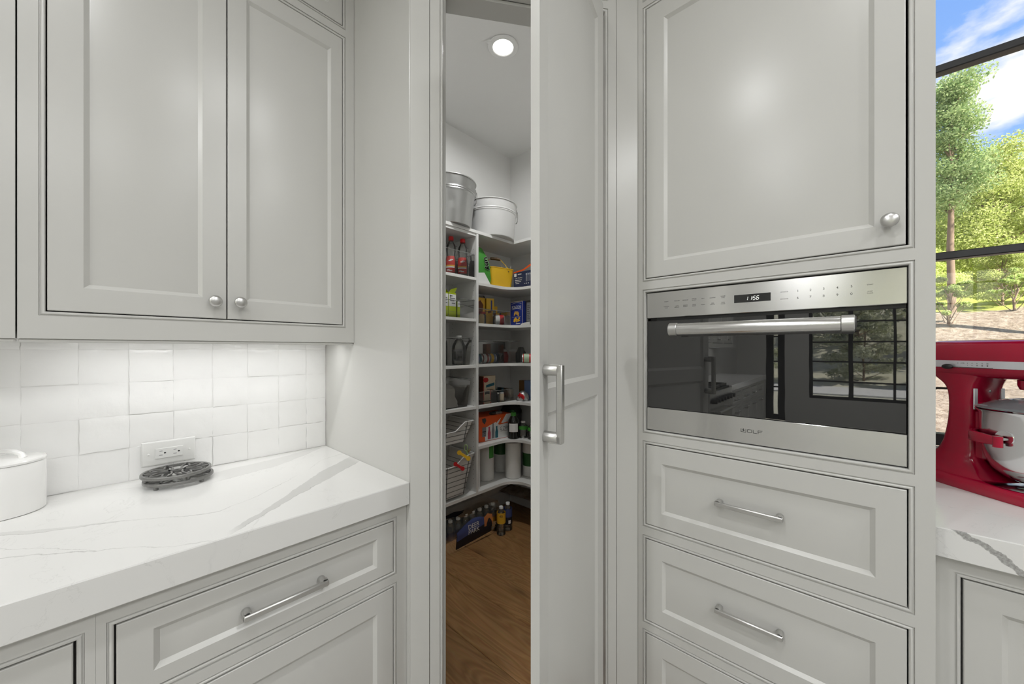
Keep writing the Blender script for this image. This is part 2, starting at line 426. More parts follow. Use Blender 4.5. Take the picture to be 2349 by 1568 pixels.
    if front:
        # one broad vein across the slab's edge: z = a + k*y
        (a0, k0, wd, amt) = front
        ln = M2('ADD', M2('MULTIPLY', sp, 0), 0)
        yy = N(t, 'ShaderNodeMath', operation='MULTIPLY_ADD'); L(sp.outputs['Y'], yy.inputs[0]); yy.inputs[1].default_value = k0; yy.inputs[2].default_value = a0
        dz = N(t, 'ShaderNodeMath', operation='SUBTRACT'); L(sp.outputs['Z'], dz.inputs[0]); L(yy.outputs[0], dz.inputs[1])
        dd = M2('ABSOLUTE', dz, None)
        r = N(t, 'ShaderNodeMapRange', {'From Min': wd * 0.75, 'From Max': wd, 'To Min': amt, 'To Max': 0.0}); L(dd.outputs[0], r.inputs['Value'])
        so = N(t, 'ShaderNodeSeparateXYZ'); L(tcn.outputs['Object'], so.inputs[0])
        fx = N(t, 'ShaderNodeMath', operation='LESS_THAN'); L(so.outputs['X'], fx.inputs[0]); fx.inputs[1].default_value = 0.003
        spk = N(t, 'ShaderNodeTexNoise', {'Scale': 220.0, 'Detail': 3.0}); L(tcn.outputs['Object'], spk.inputs['Vector'])
        sr = N(t, 'ShaderNodeMapRange', {'From Min': 0.3, 'From Max': 0.7, 'To Min': 0.75, 'To Max': 1.25}); L(spk.outputs['Fac'], sr.inputs['Value'])
        acc = M2('MAXIMUM', acc, M2('MULTIPLY', M2('MULTIPLY', r, fx), sr))
    c = N(t, 'ShaderNodeMixRGB'); c.inputs[1].default_value = (0.75, 0.745, 0.728, 1); c.inputs[2].default_value = (0.13, 0.127, 0.118, 1)
    L(acc.outputs[0], c.inputs[0]); L(c.outputs[0], b.inputs['Base Color'])
    L(b.outputs[0], o.inputs[0])
    return m

def oven_glass_material():
    m, t, o = newmat('black_oven_glass')
    df = N(t, 'ShaderNodeBsdfDiffuse'); df.inputs[0].default_value = (0.012, 0.012, 0.012, 1)
    gl = N(t, 'ShaderNodeBsdfGlossy', {'Roughness': 0.012}); gl.inputs[0].default_value = (0.95, 0.95, 0.95, 1)
    fr = N(t, 'ShaderNodeFresnel', {'IOR': 2.0})
    nn = N(t, 'ShaderNodeTexNoise', {'Scale': 5.0}); tcn = N(t, 'ShaderNodeTexCoord'); t.links.new(tcn.outputs['Object'], nn.inputs['Vector'])
    bp = N(t, 'ShaderNodeBump', {'Strength': 0.012, 'Distance': 0.01}); t.links.new(nn.outputs['Fac'], bp.inputs['Height']); t.links.new(bp.outputs[0], gl.inputs['Normal'])
    ms = N(t, 'ShaderNodeMixShader'); t.links.new(fr.outputs[0], ms.inputs[0]); t.links.new(df.outputs[0], ms.inputs[1]); t.links.new(gl.outputs[0], ms.inputs[2])
    t.links.new(ms.outputs[0], o.inputs[0]); return m
m_ovenglass = oven_glass_material()

def leaf_material(name, ca, cb, trans=0.45):
    m, t, o = newmat(name)
    g = N(t, 'ShaderNodeNewGeometry'); oi = N(t, 'ShaderNodeObjectInfo')
    c = N(t, 'ShaderNodeMixRGB'); c.inputs[1].default_value = tuple(ca) + (1,); c.inputs[2].default_value = tuple(cb) + (1,)
    t.links.new(g.outputs['Random Per Island'], c.inputs[0])
    h = N(t, 'ShaderNodeHueSaturation'); mr = N(t, 'ShaderNodeMapRange', {'To Min': 0.8, 'To Max': 1.2}); t.links.new(oi.outputs['Random'], mr.inputs['Value'])
    t.links.new(mr.outputs[0], h.inputs['Value']); t.links.new(c.outputs[0], h.inputs['Color'])
    d = N(t, 'ShaderNodeBsdfDiffuse'); tr = N(t, 'ShaderNodeBsdfTranslucent'); t.links.new(h.outputs[0], d.inputs[0]); t.links.new(h.outputs[0], tr.inputs[0])
    ms = N(t, 'ShaderNodeMixShader', {0: trans}); t.links.new(d.outputs[0], ms.inputs[1]); t.links.new(tr.outputs[0], ms.inputs[2])
    t.links.new(ms.outputs[0], o.inputs[0]); return m
m_leaf = leaf_material('leaf_yellow_green', (0.42, 0.51, 0.12), (0.84, 0.86, 0.42))
m_leaf2 = leaf_material('leaf_mid_green', (0.32, 0.44, 0.12), (0.68, 0.74, 0.34))
m_needle = leaf_material('needle_green', (0.24, 0.37, 0.15), (0.58, 0.66, 0.34), 0.4)
m_leaf_bright = leaf_material('leaf_brightened', (0.42, 0.45, 0.30), (0.88, 0.89, 0.74))  # sunlit brightness put into the leaf colour of the mirrored trees
m_bark = mat('pine_bark', (0.24, 0.17, 0.12), rough=0.9, var=0.3, vscale=20, bump=0.8, bscale=30, stretch=(1, 1, .3))

# ================================================================== the setting
def structure(name, mb, m, loc=(0, 0, 0), label=None, smooth=40):
    o = P(name, mb, m, None, loc=loc, smooth=smooth); o['kind'] = 'structure'
    if label: o['label'] = label
    return o

CEIL = 3.05
XL, XR, YF, YL = -6.0, 2.0, -4.5, 1.706      # kitchen box: far wall, window wall, wall behind, tiled wall
PX, PY = 2.401, 2.217                         # pantry inside corner

# floor with individual planks
fl = structure('floor', MB().box(XL - .1, PX + .1, YF - .1, PY + .1, -0.08, -0.019), m_kraft, label='oak plank floor of kitchen and pantry')
pw = 0.262
k = 0
x = 1.115
cols_x = []
while x > XL - .2: x -= pw
while x < PX + .05:
    cols_x.append(x); x += pw
for ci, x0 in enumerate(cols_x):
    a, bx = max(x0, XL), min(x0 + pw, PX + .05)
    if bx - a < 0.02: continue
    ends = [YF, YF + 0.7 + 1.3 * ((ci * 0.37) % 1), -1.3 + 0.6 * ((ci * 0.61) % 1), 0.45, PY + .05]
    if x0 < 0.4: ends = ends[:3] + [YL]
    for y0, y1 in zip(ends[:-1], ends[1:]):
        cy = (y0 + y1) / 2; cxx = (a + bx) / 2
        mb = MB().box(a + .0006, bx - .0006, y0 + .0006, y1 - .0006, -0.019, 0.0, 0.0034)
        mb.v = [(v[0] - cxx, v[1] - cy, v[2]) for v in mb.v]
        pl = P('plank', mb, m_oak if (x0 >= 0.4 and y0 > .4) else m_oak_bounce, fl, local=True); pl.location = (cxx, cy, 0)

structure('ceiling', MB().box(XL - .1, XR + .1, YF - .1, YL + .1, CEIL, CEIL + .08), m_ceil, label='white kitchen ceiling')
# tiled wall and its tiles
wl = structure('wall_left', MB().box(XL, 0.66, YL, YL + .12, 0, CEIL), m_wall, label='left wall with glazed square tile backsplash')
xb = [0.645, 0.567]
while xb[-1] > -1.35: xb.append((0.465 - 0.1045 * (len(xb) - 2)))
zb = [0.9155, 1.0205, 1.1250, 1.2290, 1.3330, 1.3700]
gb = MB().box(xb[-1], 0.646, YL - .0081, YL - .0002, .914, 1.372); P('grout', gb, m_grout, wl)
for ix in range(len(xb) - 1):
    for iz in range(len(zb) - 1):
        x1, x0 = xb[ix], xb[ix + 1]; z0, z1 = zb[iz], zb[iz + 1]
        jx, jz = random.uniform(-.0012, .0012), random.uniform(-.0012, .0012)
        if ix == 0: jx = 0
        g = 0.0006; n = 9
        prud = random.uniform(0.0, 0.0042); tx, tz = random.uniform(-.016, .016), random.uniform(-.020, .020)
        cxx, czz = (x0 + x1) / 2, (z0 + z1) / 2
        ph = [random.uniform(0, 6.28) for _ in range(6)]
        vs = []; fs = []
        for j in range(n + 1):
            for i in range(n + 1):
                a = i / n; c = j / n
                xx = x0 + g + (x1 - x0 - 2 * g) * a + (0 if ix == 0 else jx); zz = z0 + g + (z1 - z0 - 2 * g) * c + (jz if 0 < iz < 4 else 0)
                ed = min(a, 1 - a, c, 1 - c) * n
                wob = 0.0004 * (math.sin(a * 5 + ph[0]) * math.sin(c * 4 + ph[1]) + math.sin(a * 9 + c * 7 + ph[2]))
                if ed < .5:
                    xx += 0.0007 * math.sin(c * 11 + ph[3]) * (1 if a in (0, 1) else 0); zz += 0.0007 * math.sin(a * 12 + ph[4]) * (1 if c in (0, 1) else 0)
                y = YL - .0085 - prud - wob - tx * (xx - cxx) - tz * (zz - czz) + (0.0013 if ed < .5 else 0)
                vs.append((xx, min(y, YL - .0083), zz))
        for j in range(n):
            for i in range(n):
                q = j * (n + 1) + i; fs.append((q, q + 1, q + n + 2, q + n + 1))
        per = [i for i in range(n + 1)] + [(j + 1) * (n + 1) - 1 for j in range(1, n + 1)] + [n * (n + 1) + i for i in range(n - 1, -1, -1)] + [j * (n + 1) for j in range(n - 1, 0, -1)]
        b0 = len(vs)
        for q in per: vs.append((vs[q][0], YL - .001, vs[q][2]))
        L_ = len(per)
        for i in range(L_):
            j = (i + 1) % L_; fs.append((per[j], per[i], b0 + i, b0 + j))
        mb = MB(); mb.add(vs, fs); P('tile', mb, m_tilewhite, wl, smooth=50)

# window wall
wy0, wy1, wz0, wz1 = -2.45, -0.165, 0.992, 2.92
mb = MB()
mb.box(XR, XR + .16, YF, wy0, 0, CEIL); mb.box(XR, XR + .16, wy1, 0.66, 0, CEIL)
mb.box(XR, XR + .16, wy0, wy1, 0, wz0 - .03); mb.box(XR, XR + .16, wy0, wy1, wz1, CEIL)
structure('wall_right', mb, m_wall, label='wall with the black-framed kitchen window')
w1 = T('window_1', 'black-framed kitchen window above the right counter', None, (XR + .06, (wy0 + wy1) / 2, wz0), kind='structure')
fx0, fx1 = XR + .035, XR + .085
mb = MB(); t_ = 0.036
mb.box(fx0, fx1, wy0, wy1, wz0 - .006, wz0 + t_, .003); mb.box(fx0, fx1, wy0, wy1, wz1 - t_, wz1, .003)
mb.box(fx0, fx1, wy0, wy0 + t_, wz0 + t_, wz1 - t_, .003); mb.box(fx0, fx1, wy1 - t_, wy1, wz0 + t_, wz1 - t_, .003)
P('window_frame', mb, m_bronze, w1)
hz = [1.672, 2.353]
vy = [wy1 - 0.76, wy1 - 1.52]
for z in hz: P('muntin', MB().box(fx0 + .004, fx1 - .004, wy0 + t_, wy1 - t_, z - .0135, z + .0135, .003), m_bronze, w1)
zz = [wz0 + t_] + hz + [wz1 - t_]
for y in vy:
    for a, c in zip(zz[:-1], zz[1:]): P('muntin', MB().box(fx0 + .006, fx1 - .006, y - .0125, y + .0125, a + .0135, c - .0135, .003), m_bronze, w1)
yy = [wy1 - t_] + vy + [wy0 + t_]
for a, c in zip(zz[:-1], zz[1:]):
    for y1, y0 in zip(yy[:-1], yy[1:]): P('pane', MB().box(XR + .058, XR + .062, y0 - .005, y1 + .005, a - .005, c + .005), m_pane, w1)
structure('trim_2', MB().box(XR - .03, XR + .034, wy0 - .04, wy1 + .03, wz0 - .032, wz0 - .0065, .004), m_ceramic, label='white window stool under the kitchen window')

# far wall with the big gridded steel window that the oven glass mirrors
gy0, gy1, gz0, gz1 = -3.17, 0.57, 0.46, 2.75
mb = MB(); xw = XL - .16
mb.box(xw, XL, YF, gy0, 0, CEIL); mb.box(xw, XL, gy0, gy1, 0, gz0); mb.box(xw, XL, gy0, gy1, gz1, CEIL)
mb.box(xw, XL, gy1, 0.92, 0, CEIL); mb.box(xw, XL, 0.92, 1.22, 2.45, CEIL); mb.box(xw, XL, 1.22, YL + .12, 0, CEIL)
structure('wall_back', mb, m_wall, label='far wall with a large gridded window, seen mirrored in the oven')
w2 = T('window_2', 'large black gridded window mirrored in the oven glass', None, (XL - .06, (gy0 + gy1) / 2, gz0), kind='structure')
a0, a1 = XL - .09, XL - .03
mb = MB()
mb.box(a0, a1, gy0, gy1, gz0, gz0 + .05, .004); mb.box(a0, a1, gy0, gy1, gz1 - .05, gz1, .004)
mb.box(a0, a1, gy0, gy0 + .05, gz0 + .05, gz1 - .05, .004); mb.box(a0, a1, gy1 - .05, gy1, gz0 + .05, gz1 - .05, .004)
P('window_frame', mb, m_bronze, w2)
ys = [gy1 - .03 - .53 * i for i in range(1, 7)]; zs = [gz0 + .31 + .345 * i for i in range(0, 6)]
for i, y in enumerate(ys): P('muntin', MB().box(a0 + .01, a1 - .01, y - (.017 if i % 2 else .03), y + (.017 if i % 2 else .03), gz0 + .05, gz1 - .05, .003), m_bronze, w2)
for z in zs: P('muntin', MB().box(a0 + .012, a1 - .012, gy0 + .05, gy1 - .05, z - .013, z + .013, .003), m_bronze, w2)
P('pane', MB().box(XL - .062, XL - .058, gy0 + .02, gy1 - .02, gz0 + .02, gz1 - .02), m_pane, w2)
w3 = T('window_3', 'narrow black-framed glass sidelight mirrored in the oven', None, (XL - .06, 1.07, 0), kind='structure')
mb = MB(); mb.box(a0, a1, .92, 1.03, 0, 2.45, .004); mb.box(a0, a1, 1.10, 1.22, 0, 2.45, .004); mb.box(a0, a1, 1.03, 1.10, 0, .1, .004); mb.box(a0, a1, 1.03, 1.10, 2.39, 2.45, .004)
P('window_frame', mb, m_bronze, w3)
for z in (.62, 1.1, 1.58, 2.05): P('muntin', MB().box(a0 + .01, a1 - .01, 1.03, 1.10, z - .013, z + .013, .003), m_bronze, w3)
P('pane', MB().box(XL - .062, XL - .058, .98, 1.145, .09, 2.40), m_pane, w3)
structure('wall_front', MB().box(XL - .16, XR + .16, YF - .12, YF, 0, CEIL), m_wall, label='plain wall behind the camera')

# pantry shell
structure('wall_pantry_left', MB().box(.70, .76, 1.115, PY + .1, 0, 3.01), m_pwall)
structure('wall_pantry_back', MB().box(.70, PX + .1, PY, PY + .1, 0, 3.01), m_pwall, label='white pantry wall behind the long shelves')
structure('wall_pantry_right', MB().box(PX, PX + .1, .62, PY, 0, 3.01), m_pwall, label='white pantry end wall')
structure('wall_pantry_near', MB().box(1.30, PX + .1, .57, .62, 0, 3.01), m_pwall)
mb = MB(); mb.slab([(.68, 1.10), (1.29, .64), (1.30, .57), (PX + .1, .57), (PX + .1, PY + .1), (.68, PY + .1)], 3.01, 3.045)
structure('ceiling_pantry', mb, m_pwall, label='white pantry ceiling with the round lamp')
def baseboard(name, x0, x1, y0, y1, lab): structure(name, MB().box(x0, x1, y0, y1, 0, .115, .006), m_paint, label=lab)
baseboard('baseboard_back', .76, PX - .014, PY - .014, PY - .0005, 'white baseboard under the long pantry shelves')
baseboard('baseboard_right', PX - .014, PX - .0005, .62, PY - .014, 'white baseboard on the pantry end wall')

# ------------------------------------------------------------------ frames of the cabinet faces
Z = (0, 0, 1)
F_up = frame((0, 1.422, 0), (1, 0, 0), Z, (0, -1, 0))        # upper cabinets
F_lo = frame((0, 1.050, 0), (1, 0, 0), Z, (0, -1, 0))        # base cabinets
F_tw = frame((1.272, 0, 0), (0, -1, 0), Z, (-1, 0, 0))       # oven tower, u = -y
F_rc = frame((1.355, 0, 0), (0, -1, 0), Z, (-1, 0, 0))       # right base cabinet
P1 = Vector((0.647, 1.032, 0)); D = Vector((0.799, -0.602, 0)).normalized(); NN = Vector((D.y, -D.x, 0)) * 1.0
if NN.dot(Vector((-1, -1, 0))) < 0: NN = -NN
F_pw = frame(P1, D, Z, NN)                                    # pantry front

def face(mb, u0, u1, v0, v1, holes, n=0.0, deep=-0.06, thick=-0.05):
    us = sorted({u0, u1} | {h[0] for h in holes} | {h[1] for h in holes}); vs = sorted({v0, v1} | {h[2] for h in holes} | {h[3] for h in holes})
    for a, b_ in zip(us[:-1], us[1:]):
        for c, d in zip(vs[:-1], vs[1:]):
            mu, mv = (a + b_) / 2, (c + d) / 2
            if not any(h[0] < mu < h[1] and h[2] < mv < h[3] for h in holes): mb.quad(a, b_, c, d, n)
    mb.rect(u0, u1, v0, v1, [(0, n), (0, thick)], False, False)
    for h in holes: mb.rect(h[0], h[1], h[2], h[3], [(0, deep), (0, n - .0012), (-.0007, n)], False, False)

BEAD = [(0.0004, -.02), (0.0004, -.0030), (.0024, -.0030), (.0032, -.0010), (.0046, .0004), (.0062, .0008), (.0080, .0002), (.0094, -.0014), (.0100, -.0034), (.0100, -.024), (.0004, -.024)]
def bead(mb, u0, u1, v0, v1): mb.rect(u0, u1, v0, v1, BEAD, False, False)

def shaker(mb, u0, u1, v0, v1, st, th=.020, bev=.010, dep=.006):
    st = st if isinstance(st, (tuple, list)) else (st,) * 4
    a = tuple(st); b_ = tuple(x + bev * .85 for x in st); c = tuple(x + bev for x in st)
    mb.rect(u0, u1, v0, v1, [(0, -th), (0, -.0016), (.0016, -.0002), (a, 0.0), (tuple(x + .0012 for x in a), -.0010), (b_, -dep), (c, -dep - .0012), (tuple(x + .0022 for x in c), -dep - .0008)])

def knob(F, u, v, parent, n=0.0):
    M = F @ Matrix.Translation((u, v, n)); mb = MB(M)
    mb.lathe([(.0085, 0.0), (.0085, .0015), (.0065, .003), (.0055, .010), (.0065, .014), (.0135, .0165), (.0165, .020), (.0168, .023), (.0150, .0262), (.0105, .0282), (.0055, .0293), (.001, .0296)], n=28)
    return P('knob', mb, m_nickel, parent)

def pull(F, u0, u1, v, parent, n=0.0, vertical=False, s=1.0):
    """bar pull: two round posts and a squared bar"""
    M = F @ Matrix.Translation((0, 0, n)); mb = MB(M); r = .0098 * s; L = .026 * s; w = .0070 * s; e_ = .035 * s
    for u in (u0 + r, u1 - r):
        c = (u, v) if not vertical else (v, u)
        mb.lathe([(r * .96, 0), (r, .0012), (r, L - .002), (r * .9, L)], cx=c[0], cy=c[1], n=24)
        a = u - r if u < (u0 + u1) / 2 else u - .004
        b_ = u + .004 if u < (u0 + u1) / 2 else u + r
        if vertical: mb.box(v - w, v + w, a, b_, L * .45, e_ - .004 * s, .001)
        else: mb.box(a, b_, v - w, v + w, L * .45, e_ - .004 * s, .001)
    if vertical: mb.box(v - w, v + w, u0, u1, e_ - .011 * s, e_, .0022)
    else: mb.box(u0, u1, v - w, v + w, e_ - .011 * s, e_, .0022)
    return P('pull_handle', mb, m_nickel, parent)

G = .0128   # door edge inset from the opening
def carcass(mb, u0, u1, v0, v1, n0, n1): mb.box(u0, u1, v0, v1, n1, n0)

# ------------------------------------------------------------------ upper wall cabinet, left
wc = T('upper_cabinet', 'tall two-door pale grey wall cabinet above the tiled backsplash', 'cabinet', (0.25, 1.55, 1.36))
mb = MB(F_up)
o1 = (-.110, .614, 1.415, 2.521); o2 = (-.110, .614, 2.548, 2.985)
face(mb, -.1405, .6455, 1.3595, 3.048, [o1, o2]); carcass(mb, -.1405, .6455, 1.40, 3.048, -.06, -.2825)
mb.box(-.1405, .6455, 1.373, 1.386, -.27, -.0505)
bead(mb, *o1); bead(mb, *o2)
P('cabinet_body', mb, m_paint, wc)
# little light rail under the face
mb = MB(F_up); mb.box(-.1405, .6455, 1.3505, 1.3592, -.022, -.003, .0025); P('light_rail', mb, m_paint, wc)
mid = .250
d = P('door', (lambda q: (shaker(q, -.110 + G, mid - .0016, 1.415 + G, 2.521 - G, (.057, .057, .060, .060)), q)[1])(MB(F_up)), m_paint, wc)
knob(F_up, .219, 1.478, d)
d = P('door', (lambda q: (shaker(q, mid + .0016, .614 - G, 1.415 + G, 2.521 - G, (.048, .041, .060, .058)), q)[1])(MB(F_up)), m_paint, wc)
knob(F_up, .281, 1.480, d)
P('door', (lambda q: (shaker(q, -.110 + G, mid - .0016, 2.548 + G, 2.985 - G, .05), q)[1])(MB(F_up)), m_paint, wc)
P('door', (lambda q: (shaker(q, mid + .0016, .614 - G, 2.548 + G, 2.985 - G, .05), q)[1])(MB(F_up)), m_paint, wc)
# neighbour cabinet at the left frame edge
wc2 = T('upper_cabinet', 'pale grey wall cabinet cut off by the left frame edge', 'cabinet', (-.6, 1.55, 1.36))
mb = MB(F_up); o3 = (-1.03, -.24, 1.415, 2.985)
face(mb, -1.1, -.1435, 1.3595, 3.048, [o3]); carcass(mb, -1.1, -.1435, 1.40, 3.048, -.06, -.2825); bead(mb, *o3); mb.box(-1.1, -.1435, 1.373, 1.386, -.27, -.0505)
P('cabinet_body', mb, m_paint, wc2)
P('light_rail', MB(F_up).box(-1.1, -.1435, 1.3505, 1.3592, -.022, -.003, .0025), m_paint, wc2)
d = P('door', (lambda q: (shaker(q, -1.03 + G, -.637, 1.415 + G, 2.985 - G, .057), q)[1])(MB(F_up)), m_paint, wc2); knob(F_up, -.667, 1.48, d)
d = P('door', (lambda q: (shaker(q, -.633, -.24 - G, 1.415 + G, 2.985 - G, .057), q)[1])(MB(F_up)), m_paint, wc2); knob(F_up, -.603, 1.48, d)

# nook end panel (between tiled nook and pantry)
ep = MB().box(.6465, .6665, 1.034, YL + .1, 0, 3.049, .0015)
o = P('end_panel', ep, m_paint, None, loc=(.6565, 1.37, 0)); tag(o, 'tall plain pale grey end panel closing the right side of the tiled nook', 'panel')

# ------------------------------------------------------------------ base cabinets, left run
bc = T('base_cabinet', 'pale grey base cabinet with two drawers under the left worktop', 'cabinet', (.30, 1.3, 0))
mb = MB(F_lo); h1 = (-.001, .613, .632, .8115); h2 = (-.001, .613, .12, .6075)
face(mb, -.0146, .6455, .10, .8432, [h1, h2]); carcass(mb, -.0146, .6455, .10, .8432, -.06, -.652); bead(mb, *h1); bead(mb, *h2)
P('cabinet_body', mb, m_paint, bc)
P('toe_kick', MB(F_lo).box(-.0146, .6455, .0, .0995, -.60, -.075), m_paint, bc)
d = P('drawer_front', (lambda q: (shaker(q, -.001 + G, .613 - G, .632 + G, .8115 - G, (.052, .053, .034, .034)), q)[1])(MB(F_lo)), m_paint, bc)
pull(F_lo, .211, .399, .7145, d, n=-.0068)
d = P('drawer_front', (lambda q: (shaker(q, -.001 + G, .613 - G, .12 + G, .6075 - G, (.052, .053, .055, .055)), q)[1])(MB(F_lo)), m_paint, bc)
pull(F_lo, .211, .399, .36, d, n=-.0068)
bc2 = T('base_cabinet', 'pale grey base cabinet cut off at the lower left corner of the photo', 'cabinet', (-.6, 1.3, 0))
mb = MB(F_lo); h3 = (-.62, -.0285, .12, .8085)
face(mb, -1.38, -.0148, .10, .8432, [h3, (-1.34, -.66, .12, .8085)]); carcass(mb, -1.38, -.0148, .10, .8432, -.06, -.652); bead(mb, *h3); bead(mb, -1.34, -.66, .12, .8085)
P('cabinet_body', mb, m_paint, bc2); P('toe_kick', MB(F_lo).box(-1.38, -.0148, .0, .0995, -.60, -.075), m_paint, bc2)
d = P('door', (lambda q: (shaker(q, -.62 + G, -.0285 - G - .001, .12 + G, .8085 - G, .055), q)[1])(MB(F_lo)), m_paint, bc2)
d = P('door', (lambda q: (shaker(q, -1.34 + G, -.66 - G, .12 + G, .8085 - G, .055), q)[1])(MB(F_lo)), m_paint, bc2)

# worktop, left
lines = [
 ('A_lo', [(.639, 1.367), (.496, 1.257), (.397, 1.198), (.311, 1.133), (.24, 1.079), (.205, 1.052)], .0034, .62),
 ('A_hi', [(.636, 1.446), (.502, 1.346), (.423, 1.276), (.325, 1.182), (.247, 1.107), (.20, 1.07)], .0022, .38),
 ('B', [(.642, 1.511), (.561, 1.484), (.475, 1.403)], .0024, .5),
 ('C', [(-.30, 1.49), (-.163, 1.416), (-.099, 1.37), (-.032, 1.344), (.039, 1.306), (.114, 1.256), (.177, 1.217), (.234, 1.226), (.302, 1.262), (.426, 1.364)], .0030, .55),
 ('C2', [(-.30, 1.52), (-.163, 1.44), (-.099, 1.39), (-.032, 1.352), (.039, 1.309)], .0022, .2),
 ('D', [(-.30, 1.37), (-.145, 1.26), (-.088, 1.221), (-.028, 1.175), (.034, 1.123), (.097, 1.066), (.143, 1.037)], .0036, .5),
 ('D2', [(-.30, 1.50), (-.153, 1.323), (-.091, 1.256), (-.028, 1.182)], .0022, .38),
 ('E_lo', [(.218, 1.484), (.311, 1.508), (.391, 1.523), (.494, 1.583), (.631, 1.681)], .0026, .42),
 ('E_hi', [(.25, 1.60), (.341, 1.618), (.458, 1.640), (.56, 1.675), (.64, 1.699)], .0014, .22),
 ('F', [(-.053, 1.66), (.012, 1.628), (.077, 1.60), (.15, 1.575)], .0016, .35)]
m_q1 = quartz_material('quartz_left', -.36, 1.368, lines, [('A_lo', 'A_hi', .27, .20, .64), ('E_lo', 'E_hi', .13, .25, .63), ('C', 'C2', .15, -.3, .04)])
ct = P('worktop', MB().box(-1.39, .6462, 1.0300, YL - .0008, .8440, .9140, .0022), m_q1, None, loc=(-.36, 1.368, .844))
tag(ct, 'thick white quartz worktop with grey veins under the tiled wall', 'worktop')

# ------------------------------------------------------------------ pantry front frame, transom and door
pf = T('trim_1', 'pale grey beaded frame around the pantry doorway', None, (P1.x, P1.y, 0), kind='structure')
mb = MB(F_pw)
door_o = (.0934, .672, -.001, 2.526); tr_o = (.0934, .672, 2.552, 2.985)
face(mb, .0625, .7025, 0, 3.048, [door_o, tr_o], n=-.0015, deep=-.10, thick=-.10)
mb2 = MB(F_pw @ Matrix.Translation((0, 0, -.0015))); mb2.rect(*tr_o, BEAD, False, False)
# bead on the two sides and head of the door opening, mitred at the head
bu0, bu1, bv1 = door_o[0], door_o[1], door_o[3]
loops = [[(bu0 + i, 0, n), (bu0 + i, bv1 - i, n), (bu1 - i, bv1 - i, n), (bu1 - i, 0, n)] for i, n in BEAD]
mb2.loft(loops, False, False, closed=False)
P('frame_face', mb, m_paint, pf); P('bead_moulding', mb2, m_paint, pf)
mb = MB(F_pw)   # rebate stop behind the leaf
mb.box(.1016, .1127, 0, 2.505, -.10, -.027, .001); mb.box(.653, .664, 0, 2.505, -.10, -.027, .001); mb.box(.1016, .664, 2.505, 2.516, -.10, -.027, .001)
P('door_stop', mb, m_paint, pf)
P('filler_panel', MB(F_pw).box(.0005, .0612, 0, 3.048, -.10, .0, .0012), m_paint, pf)
P('filler_panel', MB(F_pw).box(.7038, .7865, 0, 3.048, -.10, .0, .0012), m_paint, pf)
q = MB(F_pw @ Matrix.Translation((0, 0, -.0015))); shaker(q, tr_o[0] + G, tr_o[1] - G, tr_o[2] + G, tr_o[3] - G, .05); P('transom_panel', q, m_paint, pf)
# the leaf, swung open towards the kitchen
dd = Vector((0.971, 0.238, 0)).normalized(); pn = Vector((dd.y, -dd.x, 0))
DH = P1 + D * .6605 + NN * 0.001 - dd * .030
LW = .522
F_dr = frame(DH - dd * LW, dd, Z, pn)        # u from free edge to hinge
dr = T('door_1', 'pale grey panelled pantry door standing open with a steel bar handle', None, (DH.x, DH.y, 0), kind='structure')
mb = MB(F_dr); th = .0215
ul, ur = .046, LW - .063
face(mb, 0, LW, .012, 2.512, [(ul, ur, .13, 1.188), (ul, ur, 1.244, 2.420)], n=0, deep=-.0001, thick=-th)
mb.quad(0, LW, .012, 2.512, -th)
for (v0, v1) in ((.13, 1.188), (1.244, 2.420)):
    mb.rect(ul, ur, v0, v1, [(0, 0), (.0012, -.001), (.0095, -.006), (.011, -.0072), (.0125, -.0068)], False, True)
P('door_leaf', mb, m_paint, dr)
pull(F_dr, 1.1265, 1.3005, .026, dr, n=.0, vertical=True, s=1.28)
mb = MB(F_dr)
for v in (.25, 1.25, 2.30): mb.cyl((LW + .004, v - .045, -.012), (LW + .004, v + .045, -.012), .0045, n=10); mb.box(LW + .006, LW + .024, v - .04, v + .04, -.013, -.011)
P('hinge', mb, m_nickel, dr)

# ------------------------------------------------------------------ oven tower
tw = T('oven_tower', 'tall pale grey cabinet tower built around the wall oven', 'cabinet', (1.58, .21, 0))
mb = MB(F_tw)
hs = dict(top=(-.5425, .109, 2.552, 2.985), door=(-.5425, .109, 1.570, 2.533), oven=(-.5425, .109, 1.0415, 1.5430), d1=(-.5425, .109, .7135, 1.0145), d2=(-.5425, .109, .3785, .6850), d3=(-.5425, .109, .12, .3555))
face(mb, -.5585, .1410, .10, 3.048, list(hs.values()), deep=-.024)
for kx, h in hs.items(): bead(mb, *h)
# tower sides, back and shelves (open behind the fronts)
mb.box(-.5585, -.5430, .10, 3.048, -.72, -.025); mb.box(.1095, .1410, .10, 3.048, -.72, -.025); mb.box(-.543, .1095, .10, 3.048, -.72, -.71)
for v in (2.5425, 1.5565, 1.028, .699, .367, .11): mb.box(-.543, .1095, v - .008, v + .008, -.71, -.026)
P('cabinet_body', mb, m_paint, tw)
P('toe_kick', MB(F_tw).box(-.5585, .1410, 0, .0995, -.70, -.075), m_paint, tw)
P('door', (lambda q: (shaker(q, -.5425 + G, .109 - G, 2.552 + G, 2.985 - G, .055), q)[1])(MB(F_tw)), m_paint, tw)
d = P('door', (lambda q: (shaker(q, -.5425 + G, .109 - G - .002, 1.570 + G, 2.533 - G, (.061, .053, .052, .061)), q)[1])(MB(F_tw)), m_paint, tw)
knob(F_tw, .0665, 1.640, d)
d = P('drawer_front', (lambda q: (shaker(q, -.5425 + G, .109 - G, .7135 + G, 1.0145 - G, (.053, .053, .048, .057)), q)[1])(MB(F_tw)), m_paint, tw)
pull(F_tw, -.309, -.139, .864, d, n=-.0068, s=.92)
d = P('drawer_front', (lambda q: (shaker(q, -.5425 + G, .109 - G, .3785 + G, .6850 - G, (.055, .053, .052, .057)), q)[1])(MB(F_tw)), m_paint, tw)
pull(F_tw, -.309, -.139, .5385, d, n=-.0068, s=.92)
